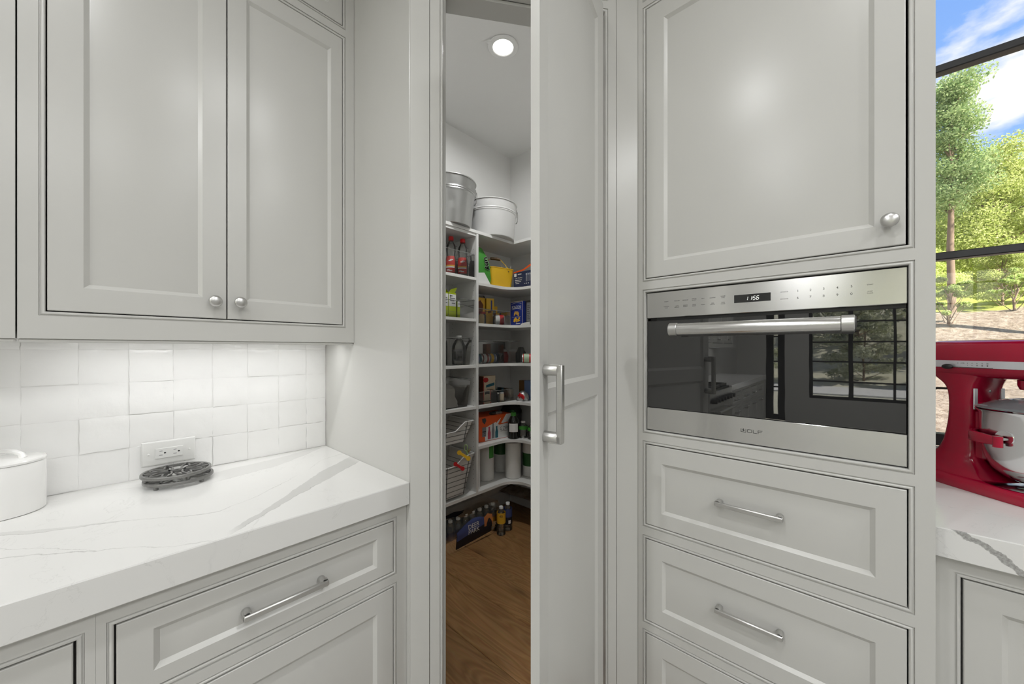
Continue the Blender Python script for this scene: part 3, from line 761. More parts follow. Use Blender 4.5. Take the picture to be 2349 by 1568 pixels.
d = P('drawer_front', (lambda q: (shaker(q, -.5425 + G, .109 - G, .12 + G, .3555 - G, (.055, .053, .052, .057)), q)[1])(MB(F_tw)), m_paint, tw)
pull(F_tw, -.309, -.139, .25, d, n=-.0068, s=.92)

# ------------------------------------------------------------------ the oven
ov = T('built_in_oven', 'stainless built-in oven with black glass door and bar handle', 'oven', (1.4, .216, 1.0445))
F_ov = frame((1.281, 0, 0), (0, -1, 0), Z, (-1, 0, 0))
U0, U1 = -.5300, .0975
mb = MB(F_ov); mb.box(-.5265, .0940, 1.0525, 1.5280, -.42, -.0235); P('oven_body', mb, m_dark, ov)
P('control_panel', MB(F_ov).box(U0, U1, 1.4430, 1.5300, -.0235, 0, .0012), m_steel, ov)
mb = MB(F_ov); mb.box(U0 + .03, U1 - .001, 1.4335, 1.4428, -.0230, -.010); P('vent_slot', mb, m_black, ov)
P('door_glass', MB(F_ov).box(U0 + .0008, U1 - .0008, 1.1318, 1.4330, -.0230, -.0042, .001), m_ovenglass, ov)
bt = P('bottom_trim', MB(F_ov).box(U0, U1, 1.0545, 1.1312, -.0235, 0, .0012), m_steel, ov)
P('service_slot', MB(F_ov).box(U1 - .10, U1 - .004, 1.0490, 1.0540, -.02, -.003), m_dark, ov)
# maker's name, letter by letter
lg = MB(F_ov); zc = 1.0925; hh = .0085; sw = .0013; n1 = .0003
def seg(a, b_, w=sw): # a stroke as a flat bar
    a, b_ = Vector((a[0], a[1])), Vector((b_[0], b_[1])); dv = (b_ - a).normalized(); pv = Vector((-dv.y, dv.x)) * w / 2; a -= dv * w / 2; b_ += dv * w / 2
    lg.poly([tuple(a - pv), tuple(b_ - pv), tuple(b_ + pv), tuple(a + pv)], n1)
u = -.2440; z0, z1 = zc - hh / 2, zc + hh / 2
seg((u, z1), (u, z0 + .0005)); seg((u, z0), (u + .0125, z0)); seg((u + .0125, z0), (u + .0125, z1)); seg((u + .0045, z1 - .001), (u + .0062, z0 + .0035), .0016); seg((u + .0062, z1 + .001), (u + .0078, z0 + .0035), .0016); seg((u + .0046, z0 + .0042), (u + .0080, z0 + .0042))
u += .0165; seg((u, z0 + .001), (u, z1 - .001)); seg((u + .0105, z0 + .001), (u + .0105, z1 - .001)); seg((u + .001, z1), (u + .0095, z1)); seg((u + .001, z0), (u + .0095, z0))
u += .0145; seg((u, z0), (u, z1)); seg((u, z0), (u + .0085, z0))
u += .0120; seg((u, z0 - .0004), (u, z1)); seg((u, z1), (u + .0100, z1)); seg((u, z0 + .0038), (u + .0085, z0 + .0038))
P('maker_lettering', lg, m_ink, bt)
# key lettering
lt = MB(F_ov); n2 = .0003; kx = [-.463, -.4285, -.402, -.375, -.349, -.321, -.292]
row1 = [('REHEAT',), ('POPCORN',), ('BEVERAGE',), ('MINUTE', 'REHEAT'), ('MELT',), ('GOURMET',), ('POWER', 'LEVEL')]
row2 = [('CONTROL', 'LOCK'), ('AUTO', 'DEFROST'), ('SENSOR', 'REHEAT'), ('SLOW', 'ROAST'), ('WARM', ), ('ADD', 'MINUTE'), ('TIMER', 'CLOCK')]
for kxx, a, b_ in zip(kx, row1, row2):
    for words, zc_ in ((a, 1.4955), (b_, 1.4765)):
        for i, wd in enumerate(words):
            off = 0 if len(words) == 1 else (.00215 if i == 0 else -.00215)
            lt.text(wd, kxx, zc_ + off, n2, h=.0026)
for i, t_1 in enumerate('12345'): lt.text(t_1, -.109 + .0272 * i, 1.4945, n2, h=.0060)
for i, t_1 in enumerate('67890'): lt.text(t_1, -.109 + .0272 * i, 1.4757, n2, h=.0060)
lt.text('INCREASE', -.139, 1.495, n2, h=.0027); lt.text('DECREASE', -.139, 1.4752, n2, h=.0027)
lt.text('START', .034, 1.495, n2, h=.0027); lt.text('STOP', .034, 1.4782, n2, h=.0027); lt.text('CLEAR', .034, 1.4738, n2, h=.0027)
kl = P('key_lettering', lt, m_ink, ov); kl['kind'] = 'stuff'
dp = P('display', MB(F_ov).box(-.2620, -.1705, 1.4735, 1.4970, -.001, .0008, .0003), mat('display_glass', (0.03, 0.03, 0.03), rough=0.15), ov)
dg = MB(F_ov @ Matrix.Translation((0, 0, .0010)))
SEG = {'1': 'bc', '5': 'afgcd', '6': 'afgedc'}
def digit(ch, u, z, w, h):
    sh = .18; t1 = .0011
    pts = dict(a=((0, h), (w, h)), b=((w, h), (w, h / 2)), c=((w, h / 2), (w, 0)), d=((0, 0), (w, 0)), e=((0, 0), (0, h / 2)), f=((0, h / 2), (0, h)), g=((0, h / 2), (w, h / 2)))
    for sg in SEG[ch]:
        (x0, y0), (x1, y1) = pts[sg]; gp = .0006
        if y0 == y1: q = [(x0 + gp, y0 - t1 / 2), (x1 - gp, y0 - t1 / 2), (x1 - gp, y0 + t1 / 2), (x0 + gp, y0 + t1 / 2)]
        else:
            lo, hi = min(y0, y1) + gp, max(y0, y1) - gp; q = [(x0 - t1 / 2, lo), (x0 + t1 / 2, lo), (x0 + t1 / 2, hi), (x0 - t1 / 2, hi)]
        dg.poly([(u + a + b_ * sh, z + b_) for a, b_ in q], 0)
zq = 1.4795
digit('1', -.2330, zq, .0052, .0108); digit('1', -.2232, zq, .0052, .0108); digit('5', -.2142, zq, .0056, .0108); digit('6', -.2055, zq, .0056, .0108)
for zz_ in (.0034, .0075): dg.poly([(-.2163 + zz_ * .18 + a, zq + zz_ + b_) for a, b_ in ((0, -.0007), (.0013, -.0007), (.0013, .0007), (0, .0007))], 0)
P('clock_digits', dg, m_led, dp)
# handle
hd = MB(F_ov); hv = 1.3970; hn = .054
hd.lathe([(.0, 0), (.0, 0)], n=3) if False else None
hd.cyl((-.408, hv, hn), (-.020, hv, hn), .0195, n=40)
h_ = P('door_handle', hd, m_steel, ov)
for a, b_ in ((-.4335, -.4085), (-.0195, .0060)):
    mbq = MB(F_ov); r0 = .0215
    mbq.tube([(a, hv, hn), (a + .0015, hv, hn), (b_ - .0015, hv, hn), (b_, hv, hn)], [r0 - .0015, r0, r0, r0 - .0015], 36)
    P('end_cap', mbq, m_nickel, h_)
    mbq = MB(F_ov); c_ = (a + b_) / 2; mbq.box(c_ - .008, c_ + .008, hv - .009, hv + .009, -.004, hn - .015, .002)
    P('handle_post', mbq, m_dark, h_)
mbq = MB(F_ov); mbq.tube([(.0062, hv, hn), (.0085, hv, hn)], [.0195, .0175], 32); mbq.box(.0086, .0094, hv - .009, hv + .009, hn - .003, hn + .003)
P('end_disc', mbq, m_dark, h_)

# ------------------------------------------------------------------ right base cabinet and worktop
rc = T('base_cabinet', 'pale grey base cabinet under the mixer worktop at the right edge', 'cabinet', (1.66, -.9, 0))
mb = MB(F_rc); r1 = (.1795, .62, .12, .8075); r2 = (.66, 1.2, .12, .8075); r3 = (1.24, 2.3, .12, .8075)
face(mb, .1425, 2.36, .10, .8432, [r1, r2, r3]); carcass(mb, .1425, 2.36, .10, .8432, -.06, -.642)
for r_ in (r1, r2, r3): bead(mb, *r_)
P('cabinet_body', mb, m_paint, rc); P('toe_kick', MB(F_rc).box(.1425, 2.36, 0, .0995, -.6, -.075), m_paint, rc)
for r_ in (r1, r2, r3):
    d = P('door', (lambda q: (shaker(q, r_[0] + G + .001, r_[1] - G, r_[2] + G, r_[3] - G, .055), q)[1])(MB(F_rc)), m_paint, rc)
    knob(F_rc, r_[1] - .045, .74, d)
m_q2 = quartz_material('quartz_right', 1.3290, -1.2, [('B', [(-.3, .95), (.7, .96)], .001, .0)], [], front=(.070 + .67 * (-1.2 + .182) * 1.0, .67, .0085, .62))
ct2 = P('worktop', MB().box(1.3290, XR - .0005, -2.37, -.1418, .8440, .9140, .0022), m_q2, None, loc=(1.3290, -1.2, .844))
tag(ct2, 'white quartz worktop under the window carrying the red mixer', 'worktop')
bs = P('upstand', MB().box(XR - .0225, XR - .0006, -2.37, -.1418, .9145, .9580, .0015), m_q2, None, loc=(XR - .012, -1.2, .9145)); tag(bs, 'low white quartz upstand below the kitchen window', 'upstand')
# ------------------------------------------------------------------ range wall, seen only mirrored in the oven
rg = T('range_cooker', 'stainless gas range on the tiled wall, mirrored in the oven glass', 'range', (-1.87, 1.35, 0))
P('range_body', MB().box(-2.33, -1.41, 1.02, 1.695, .09, .905, .004), m_steel, rg)
P('oven_window', MB().box(-2.15, -1.59, 1.012, 1.0195, .34, .60, .003), m_ovenglass, rg)
P('range_handle', MB().cyl((-2.2, .965, .70), (-1.54, .965, .70), .014, n=14).cyl((-2.17, 1.02, .70), (-2.17, .965, .70), .009, n=8).cyl((-1.57, 1.02, .70), (-1.57, .965, .70), .009, n=8), m_nickel, rg)
for i in range(7): P('knob', MB().cyl((-2.24 + .123 * i, 1.0195, .815), (-2.24 + .123 * i, .975, .815), .026, .022, n=16), m_black, rg)
P('cooktop', MB().box(-2.32, -1.42, 1.05, 1.69, .9055, .918, .003), m_black, rg)
for i in range(3):
    mb = MB(); a = -2.29 + .295 * i
    for yy_ in (1.08, 1.28, 1.48, 1.655): mb.box(a, a + .27, yy_ - .006, yy_ + .006, .9185, .948, .002)
    for xx_ in (a + .01, a + .135, a + .26): mb.box(xx_ - .006, xx_ + .006, 1.075, 1.66, .930, .947, .002)
    P('grate', mb, m_black, rg)
for i in range(4): P('leg', MB().cyl(((-2.28, -1.46)[i % 2], (1.1, 1.62)[i // 2], 0), ((-2.28, -1.46)[i % 2], (1.1, 1.62)[i // 2], .0895), .02, n=10), m_black, rg)
hdm = T('range_hood', 'pale grey tapered range hood mirrored in the oven glass', 'hood', (-1.87, 1.5, 1.75))
mb = MB(); mb.loft([[(-2.36, 1.16, z_), (-1.38, 1.16, z_), (-1.38, 1.70, z_), (-2.36, 1.70, z_)] for z_ in (1.75, 1.90)] + [[(-2.2, 1.36, 2.3), (-1.54, 1.36, 2.3), (-1.54, 1.70, 2.3), (-2.2, 1.70, 2.3)], [(-2.2, 1.36, 3.045), (-1.54, 1.36, 3.045), (-1.54, 1.70, 3.045), (-2.2, 1.70, 3.045)]])
P('hood_shell', mb, m_paint, hdm); P('filter_panel', MB().box(-2.25, -1.5, 1.25, 1.65, 1.742, 1.7495), m_steel, hdm)
bc3 = T('base_cabinet', 'pale grey base cabinet beyond the range, mirrored in the oven glass', 'cabinet', (-3.5, 1.3, 0))
mb = MB(F_lo); hs3 = [(-4.6 + .55 * i, -4.6 + .55 * i + .49, .632, .8115) for i in range(4)] + [(-4.6 + .55 * i, -4.6 + .55 * i + .49, .12, .6075) for i in range(4)]
face(mb, -4.68, -2.36, .10, .8432, hs3); carcass(mb, -4.68, -2.36, .10, .8432, -.06, -.652)
for h in hs3: bead(mb, *h)
P('cabinet_body', mb, m_paint, bc3); P('toe_kick', MB(F_lo).box(-4.68, -2.36, 0, .0995, -.6, -.075), m_paint, bc3)
for i, h in enumerate(hs3):
    d = P('drawer_front' if i < 4 else 'door', (lambda q: (shaker(q, h[0] + G, h[1] - G, h[2] + G, h[3] - G, .04), q)[1])(MB(F_lo)), m_paint, bc3)
    pull(F_lo, (h[0] + h[1]) / 2 - .09, (h[0] + h[1]) / 2 + .09, .7145 if i < 4 else .56, d, n=-.0068 if i < 4 else 0)
ct3 = P('worktop', MB().box(-4.70, -2.335, 1.03, YL - .0008, .844, .914, .0022), m_q1, None, loc=(-3.5, 1.368, .844)); tag(ct3, 'white worktop beyond the range, mirrored in the oven glass', 'worktop')
wc3 = T('upper_cabinet', 'pale grey wall cabinet beyond the hood, mirrored in the oven glass', 'cabinet', (-3.4, 1.55, 1.36))
mb = MB(F_up); hs4 = [(-4.28 + .62 * i, -4.28 + .62 * i + .57, 1.415, 2.985) for i in range(3)]
face(mb, -4.33, -2.42, 1.3595, 3.048, hs4); carcass(mb, -4.33, -2.42, 1.40, 3.048, -.06, -.2825); mb.box(-4.33, -2.42, 1.373, 1.386, -.27, -.0505)
for h in hs4: bead(mb, *h)
P('cabinet_body', mb, m_paint, wc3)
for h in hs4:
    m_ = (h[0] + h[1]) / 2
    for a, b_, ku in ((h[0] + G, m_ - .0016, m_ - .03), (m_ + .0016, h[1] - G, m_ + .03)):
        d = P('door', (lambda q: (shaker(q, a, b_, h[2] + G, h[3] - G, .045), q)[1])(MB(F_up)), m_paint, wc3); knob(F_up, ku, 1.48, d)

# ------------------------------------------------------------------ lamps
def area(name, loc, sx, sy, power, color, parent, shape='RECTANGLE', spread=180):
    ld = bpy.data.lights.new(name, 'AREA'); ld.shape = shape; ld.size = sx
    if shape in ('RECTANGLE', 'ELLIPSE'): ld.size_y = sy
    ld.energy = power; ld.color = color; ld.spread = math.radians(spread)
    o = bpy.data.objects.new(name, ld); C.objects.link(o)
    if parent is not None:
        o.parent = parent; o.location = Vector(loc) - parent.location
    else: o.location = loc
    return o
def downlight(x, y, z, R, power, label, group=None, spread=170):
    t1 = T('downlight', label, 'lamp', (x, y, z), 0, group)
    P('trim_ring', MB().lathe([(x0_ * R, z + z0_) for x0_, z0_ in ((1.0, -.0015), (1.35, -.0012), (1.5, -.003), (1.45, -.006), (1.06, -.0085), (1.0, -.006))], cx=x, cy=y, n=28, cap0=False, cap1=False), m_plastic, t1)
    P('lens', MB().lathe([(R, z - .0012), (R * .99, z - .004), (R * .5, z - .0048), (.0005, z - .005)], cx=x, cy=y, n=28, cap0=False), m_lens, t1)
    area('lamp_light', (x, y, z - .012), R * 2, R * 2, power, CAN_COLOR, t1, 'DISK', spread)
    return t1
for x, y, k_ in ((-.33, .46, .62), (.55, -.27, .42), (-.85, -1.45, .85), (-1.95, .46, 1.5), (-.33, -2.0, 1.08), (.9, -1.6, 1.05), (-3.4, .46, 1.5), (-2.1, -2.0, 1.2), (-3.6, -2.2, 1.3), (-5.0, .2, 1), (-4.9, -2.4, 1), (.9, -3.2, 1.3)):
    downlight(x, y, CEIL, .062, CAN_POWER * k_, 'round recessed downlight in the kitchen ceiling above the frame', 'kitchen ceiling downlights')
downlight(1.481, 1.424, 3.01, .056, PANTRY_POWER, 'bright round disc lamp on the pantry ceiling')
sd = T('ceiling_sensor', 'tiny white sensor on the pantry ceiling beside the lamp', 'sensor', (1.405, 1.452, 3.01))
P('sensor_body', MB().lathe([(.016, 3.0098), (.016, 3.005), (.012, 3.001), (.001, 3.0)], cx=1.405, cy=1.452, n=18), m_plastic, sd)

def led(x0, x1, y, power, label):
    z = 1.3727
    t1 = T('under_cabinet_light', label, 'lamp', ((x0 + x1) / 2, y, z))
    P('housing', MB().box(x0, x1, y - .012, y + .012, z - .009, z, .002), m_plastic, t1)
    P('lens', MB().box(x0 + .004, x1 - .004, y - .008, y + .008, z - .0105, z - .0088, .0006), m_lens, t1)
    area('strip_light', ((x0 + x1) / 2, y, z - .0125), x1 - x0 - .01, .014, power, (.97, .985, 1.0), t1)
led(-.10, .60, 1.545, LED_POWER, 'slim light strip under the wall cabinet shining on the tiles')
led(-4.2, -2.5, 1.60, LED_POWER * 2.2, 'slim light strip under the mirrored wall cabinet')

# ------------------------------------------------------------------ outlet
tl = YL - .0142
ol = T('power_outlet', 'white double power outlet on the tiles behind the trivets', 'outlet', (.141, tl, .992))
F_t = frame((0, tl, 0), (1, 0, 0), Z, (0, -1, 0))
mb = MB(F_t); mb.rect(.074, .208, .953, 1.031, [(0, 0), (0, .0022), (.0035, .0052), (.0048, .0056), (.031, .0056)], True, True); P('cover_plate', mb, m_plastic, ol)
rp = P('receptacle', MB(F_t).rect(.1062, .1752, .9735, 1.0068, [(0, .0057), (0, .0072), (.001, .0082)], True, True), m_plastic, ol)
mb = MB(F_t)
for cu in (.1225, .1570):
    mb.box(cu - .0062, cu + .0012, .9972, .9986, .0080, .0084); mb.box(cu - .0066, cu + .0018, .9836, .9850, .0080, .0084)
    mb.add([(cu + .0072 + .0028 * math.cos(a), .9905 + .0024 * math.sin(a), .0084) for a in [i * PI / 6 for i in range(12)]], [tuple(range(12))])
P('socket_slots', mb, m_black, rp)
for cu in (.0905, .1915): P('screw', MB(F_t).lathe([(.0033, .0056), (.0033, .0064), (.0022, .0070), (.0003, .0071)], cx=cu, cy=.9905, n=12), m_plastic, ol)

# ------------------------------------------------------------------ canister
cn = T('canister', 'round white lidded canister cut off by the left frame edge', 'canister', (-.188, 1.606, .914)); cx, cy, R = -.188, 1.606, .0775; z = .9142
P('body', MB().lathe([(R - .004, z), (R - .001, z + .0015), (R, z + .005), (R, z + .126), (R - .0012, z + .1285), (R - .004, z + .1285)], cx=cx, cy=cy, n=56), m_ceramic, cn)
ld = P('lid', MB().lathe([(R - .004, z + .1292), (R + .0008, z + .1296), (R + .0012, z + .1345), (R - .001, z + .1375), (R - .02, z + .1405), (.001, z + .142)], cx=cx, cy=cy, n=56), m_ceramic, cn)
an = -.55; ca, sa = math.cos(an), math.sin(an)
pts = [(cx + ca * a, cy + sa * a, z + .139 + h) for a, h in ((-.048, .0), (-.044, .010), (-.034, .0165), (-.015, .019), (.015, .019), (.034, .0165), (.044, .010), (.048, .0))]
P('lid_handle', MB().tube(pts, [.0075, .0065, .006, .006, .006, .006, .0065, .0075], 12), m_ceramic, ld)

# ------------------------------------------------------------------ trivets
def trivet(x, y, z, rot, label):
    t1 = T('trivet', label, 'trivet', (x, y, z), rot, 'stacked iron trivets')
    R = .085; h0, h1 = .0105, .0195
    mb = MB(); n = 64
    loops = []
    for r, zz_ in ((R - .0072, h0), (R - .001, h0), (R, h0 + .0015), (R, h1 - .0015), (R - .001, h1), (R - .0068, h1), (R - .0072, h1 - .001), (R - .0072, h0)):
        loops.append([(r * math.cos(2 * PI * i / n), r * math.sin(2 * PI * i / n), zz_) for i in range(n)])
    mb.loft(loops, False, False); P('rim', mb, m_iron, t1, local=True)
    lat = MB(); ri = R - .006
    def ribbon(p, q, bow, w=.0044):
        p = Vector(p); q = Vector(q); dv = q - p; pv = Vector((-dv.y, dv.x)).normalized(); K = 10
        L0, L1 = [], []
        for i in range(K + 1):
            s_ = i / K; c_ = p + dv * s_ + pv * bow * math.sin(PI * s_)
            tg = (dv + pv * bow * PI * math.cos(PI * s_)).normalized(); nv = Vector((-tg.y, tg.x)) * w / 2
            L0.append(c_ - nv); L1.append(c_ + nv)
        pts_ = L0 + L1[::-1]
        lat.loft([[(a.x, a.y, zz_) for a in pts_] for zz_ in (h1 - .0055, h1 - .0004)], False, False)
        m_ = K + 1
        for zz_, fl_ in ((h1 - .0004, False), (h1 - .0055, True)):
            for i in range(K):
                qd = [L0[i], L0[i + 1], L1[i + 1], L1[i]]
                if fl_: qd = qd[::-1]
                lat.add([(a.x, a.y, zz_) for a in qd], [(0, 1, 2, 3)])
    A = Vector((-.015, 0)); B = Vector((.015, 0))
    def petal(p, q, bow): ribbon(p, q, bow); ribbon(p, q, -bow)
    petal(A, B, .0085)
    for ctr, sgn in ((A, -1), (B, 1)):
        for deg, bow in ((4, .0105), (44, .0110), (-38, .0110), (82, .0095), (-78, .0095)):
            a = math.radians(deg); dirv = Vector((math.cos(a) * sgn, math.sin(a)))
            # run to the rim
            bq = ctr.dot(dirv); s_ = -bq + math.sqrt(bq * bq - ctr.dot(ctr) + ri * ri)
            petal(ctr, ctr + dirv * s_, bow)
    for deg in (25, 65, 115, 155, 205, 245, 295, 335):
        a = math.radians(deg); p = Vector((math.cos(a - .13), math.sin(a - .13))) * ri; q_ = Vector((math.cos(a + .13), math.sin(a + .13))) * ri
        ribbon(p, q_, -.0 + .010)
    P('lattice', lat, m_iron, t1, local=True)
    for deg in (20, 110, 200, 290):
        a = math.radians(deg); P('foot', MB().lathe([(.0052, 0), (.0058, .001), (.0058, .0108)], cx=.074 * math.cos(a), cy=.074 * math.sin(a), n=14), m_iron, t1, local=True)
    return t1
trivet(.155, 1.578, .9142, .35, 'lower round grey iron trivet of the stacked pair, feet on the worktop')
trivet(.150, 1.580, .9142 + .0196, -.1, 'upper round grey iron trivet of the stacked pair, leaf pattern on top')

# ------------------------------------------------------------------ stand mixer
MXR = math.radians(223.8)
mxr = T('stand_mixer', 'glossy red stand mixer with steel bowl beside the window', 'mixer', (1.856, -.286, .9141), MXR)
def outline(x0, x1, hw, n=40, p=.42, ins=0.0, p2=None):
    xc = (x0 + x1) / 2; hx = (x1 - x0) / 2 - ins; hw = hw - ins; r = []
    for i in range(n):
        a = 2 * PI * i / n; c_, s_ = math.cos(a), math.sin(a)
        r.append((xc + hx * math.copysign(abs(c_) ** p, c_), hw * math.copysign(abs(s_) ** p, s_)))
    return r
def lz(spec):
    if len(spec) > 6:   # smooth the sections between the given ones
        q_ = np.array(spec, float); out_ = []
        for i in range(len(q_) - 1):
            p0, p1, p2, p3 = q_[max(i - 1, 0)], q_[i], q_[i + 1], q_[min(i + 2, len(q_) - 1)]
            for s_ in (0, .25, .5, .75): out_.append(tuple(.5 * (2 * p1 + (p2 - p0) * s_ + (2 * p0 - 5 * p1 + 4 * p2 - p3) * s_ ** 2 + (3 * p1 - p0 - 3 * p2 + p3) * s_ ** 3)))
        spec = out_ + [tuple(q_[-1])]
    return [[(x_, y_, z_) for x_, y_ in outline(a, b_, hw, 44, p)] for a, b_, hw, p, z_ in spec]
mb = MB()
mb.loft(lz([(-.101, .285, .116, .55, .0), (-.104, .288, .119, .55, .006), (-.104, .288, .119, .55, .022), (-.101, .284, .116, .55, .030), (-.094, .276, .108, .55, .035)]))
mb.loft(lz([(-.108, .115, .100, .5, .034), (-.104, .095, .093, .5, .046), (-.092, .070, .078, .5, .064), (-.076, .052, .068, .5, .082), (-.060, .044, .062, .5, .10), (-.046, .038, .0575, .5, .14), (-.036, .036, .0555, .5, .20), (-.034, .036, .0555, .5, .26), (-.042, .040, .056, .5, .30), (-.066, .050, .058, .5, .325), (-.092, .062, .059, .5, .345)]))
P('mixer_stand', mb, m_red, mxr, local=True, smooth=60)
mb = MB(); mb.lathe([(.108, .0352), (.110, .0365), (.106, .0375), (.02, .0360), (.001, .036)], cx=.150, cy=0, n=40); P('base_plate', mb, m_chrome, mxr, local=True)
HS = [(.030, .333), (.018, .336), (.008, .342), (.002, .351), (0, .362), (0, .384), (.002, .400), (.007, .416), (.015, .430), (.026, .440), (.040, .4465), (.052, .449)]
mb = MB(); mb.loft([[(x_, y_, z_) for x_, y_ in outline(-.135, .262, .066, 56, .42, i_)] for i_, z_ in HS]); hdq = P('mixer_head', mb, m_red, mxr, local=True, smooth=60)
mb = MB(); mb.loft([[(x_, y_, z_) for x_, y_ in outline(-.135, .262, .066, 56, .42, i_)] for i_, z_ in ((.001, .3625), (-.0012, .3635), (-.0012, .3845), (.001, .3855))], False, False); bd = P('silver_band', mb, m_band, hdq, local=True)
F_mb = frame((0, .0674, 0), (-1, 0, 0), Z, (0, 1, 0))   # far side; the near side is -y
F_mn = frame((0, -.0674, 0), (1, 0, 0), Z, (0, -1, 0))
lever_x = -.010
mb = MB(F_mn); mb.box(lever_x, lever_x + .105, .3636, .3650, -.0004, .0006); P('lever_slot', mb, m_black, hdq, local=True)
mb = MB(); mb.sphere((lever_x, -.0745, .3655), .0145, .0085, .0082, 20, 12); P('speed_lever', mb, m_black, hdq, local=True)
mb = MB(F_mn)
for t_1, xx_ in zip(('0', 'STIR', '2', '4', '6', '8', '10'), (.022, .034, .046, .057, .069, .081, .093)): mb.text(t_1, lever_x + xx_, .3772, .0002, h=.0036)
for i, xx_ in enumerate((.046, .057, .069, .081, .093)):
    r_ = .0007 + .00028 * i; mb.add([(lever_x + xx_ + r_ * math.cos(k_ * PI / 5), .3708 + r_ * math.sin(k_ * PI / 5), .0002) for k_ in range(10)], [tuple(range(10))])
mb.text('6 QT', -.092, .3795, .0002, h=.0030); mb.text('575 W', -.092, .3745, .0002, h=.0030)
P('scale_lettering', mb, m_ink, hdq, local=True)
# bowl lift carriage in front of the column
mb = MB(); mb.box(.034, .062, -.047, .047, .085, .235, .006); mb.loft(lz([(.030, .050, .040, .5, .235), (.030, .045, .038, .5, .25), (.030, .038, .03, .5, .258)])); P('lift_carriage', mb, m_red, mxr, local=True)
for sy in (-1, 1): P('lift_rail', MB().box(.035, .0385, sy * .037, sy * .049, .236, .300, .001), m_band, mxr, local=True)
P('screw', MB(frame((.0375, 0, .292), (0, -1, 0), Z, (1, 0, 0))).lathe([(.0042, 0), (.0042, .001), (.003, .002), (.0003, .0022)], n=12), m_chrome, mxr, local=True)
for sy in (-1, 1):
    mb = MB(); pts = [(.048, sy * .042, .168), (.062, sy * .085, .168), (.080, sy * .112, .168), (.110, sy * .124, .167), (.150, sy * .128, .166)]
    loops = []
    for i, p in enumerate(pts):
        a = Vector(pts[max(i - 1, 0)]); b_ = Vector(pts[min(i + 1, len(pts) - 1)]); tv = (b_ - a).normalized(); nv = Vector((-tv.y, tv.x, 0)); hz_ = .0145 if i < 4 else .011
        loops.append([tuple(Vector(p) + nv * q_ * .0065 + Vector((0, 0, w_ * hz_))) for q_, w_ in ((-1, -.8), (-.6, -1), (.6, -1), (1, -.8), (1, .8), (.6, 1), (-.6, 1), (-1, .8))])
    mb.loft(loops); mb.cyl((.150, sy * .128, .150), (.150, sy * .128, .180), .0095, n=16); P('bowl_arm', mb, m_red, mxr, local=True, smooth=60)
bcx = .152; bz = .048
mb = MB(); mb.lathe([(.048, bz), (.052, bz + .001), (.070, bz + .010), (.090, bz + .030), (.1025, bz + .060), (.1085, bz + .095), (.1115, bz + .13), (.1135, bz + .19), (.1195, bz + .1965), (.1205, bz + .1985), (.1185, bz + .2000), (.1125, bz + .1945), (.1100, bz + .13), (.1065, bz + .095), (.1005, bz + .062), (.086, bz + .03), (.06, bz + .010), (.01, bz + .006)], cx=bcx, cy=0, n=64)
bw = P('mixing_bowl', mb, m_chrome, mxr, local=True, smooth=60)
for sy in (-1, 1):
    mb = MB(frame((bcx, sy * .1095, bz + .128), (1, 0, 0), Z, (0, sy, 0))); mb.slab([(.019 * math.cos(a), max(.019 * math.sin(a), -.012)) for a in [i * PI / 12 for i in range(24)]], 0, .0042); mb.cyl((0, -.004, .004), (0, -.004, .016), .0045, n=10)
    P('bowl_bracket', mb, m_chrome, bw, local=True)
mb = MB(); mb.lathe([(.121, bz + .203), (.1195, bz + .2055), (.108, bz + .210), (.085, bz + .222), (.062, bz + .230), (.060, bz + .2285), (.084, bz + .2195), (.108, bz + .2075), (.119, bz + .2025)], cx=bcx, cy=0, n=48, cap0=False, cap1=False); P('pouring_shield', mb, m_shield, mxr, local=True)
mb = MB(); mb.lathe([(.044, .3325), (.044, .318), (.040, .306), (.026, .302), (.024, .30)], cx=bcx, cy=0, n=32); mb.lathe([(.013, .300), (.013, .262), (.009, .258)], cx=bcx + .022, cy=0, n=20); P('planetary_hub', mb, m_red, mxr, local=True)
mb = MB(); mb.lathe([(.0075, .258), (.0075, .225), (.012, .215), (.012, .20)], cx=bcx + .022, cy=0, n=16); P('beater_shaft', mb, m_nickel, mxr, local=True)
mb = MB(); mb.tube([(-.030, -.028, .292), (-.066, -.040, .291), (-.092, -.043, .278), (-.112, -.044, .252), (-.124, -.043, .21), (-.128, -.04, .15), (-.126, -.03, .05), (-.122, -.02, .004)], .0038, 10); P('power_cord', mb, m_black, mxr, local=True)

# ------------------------------------------------------------------ pantry shelving
sh = T('pantry_shelving', 'white built-in pantry shelving with a rounded inside corner', 'shelving', (2.05, 2.1, .323))
YS = 1.915; XS = 2.095; PB = PY - .001; PE = PX - .001; SE = 1.10; VX0, VX1 = 1.727, 1.746
for x0_, x1_ in ((1.02, 1.039), (VX0, VX1)): P('upright_panel', MB().box(x0_, x1_, YS, PB, .3430, 2.1365, .0008), m_white, sh)
P('upright_panel', MB().box(XS, PE, SE, SE + .019, .3430, 2.1365, .0008), m_white, sh)
mb = MB(); mb.slab([(1.02, PB), (1.02, YS - .002), (XS + .002, YS - .002), (XS + .002, SE), (PE, SE), (PE, PB)], 2.137, 2.1575); P('shelf', mb, m_white, sh)
P('top_rail', MB().box(1.0395, 1.7265, YS + .004, PB, 2.117, 2.1365, .0008), m_white, sh)
SL = [1.831, 1.545, 1.226, .941]
for z in SL: P('shelf', MB().box(1.0395, 1.7265, YS + .001, PB, z - .0195, z, .0008), m_white, sh)
SR = [1.801, 1.516, 1.230, .939, .656]
rr = .13
def Lshelf(x0_):
    pts = [(x0_, PB), (x0_, YS)] + [(XS - rr + rr * math.sin(a), YS - rr + rr * math.cos(a)) for a in [i * PI / 2 / 10 for i in range(11)]] + [(XS, SE + .0195), (PE, SE + .0195), (PE, PB)]
    return pts
for z in SR: P('shelf', MB().slab(Lshelf(VX1 + .0005), z - .0195, z), m_white, sh)
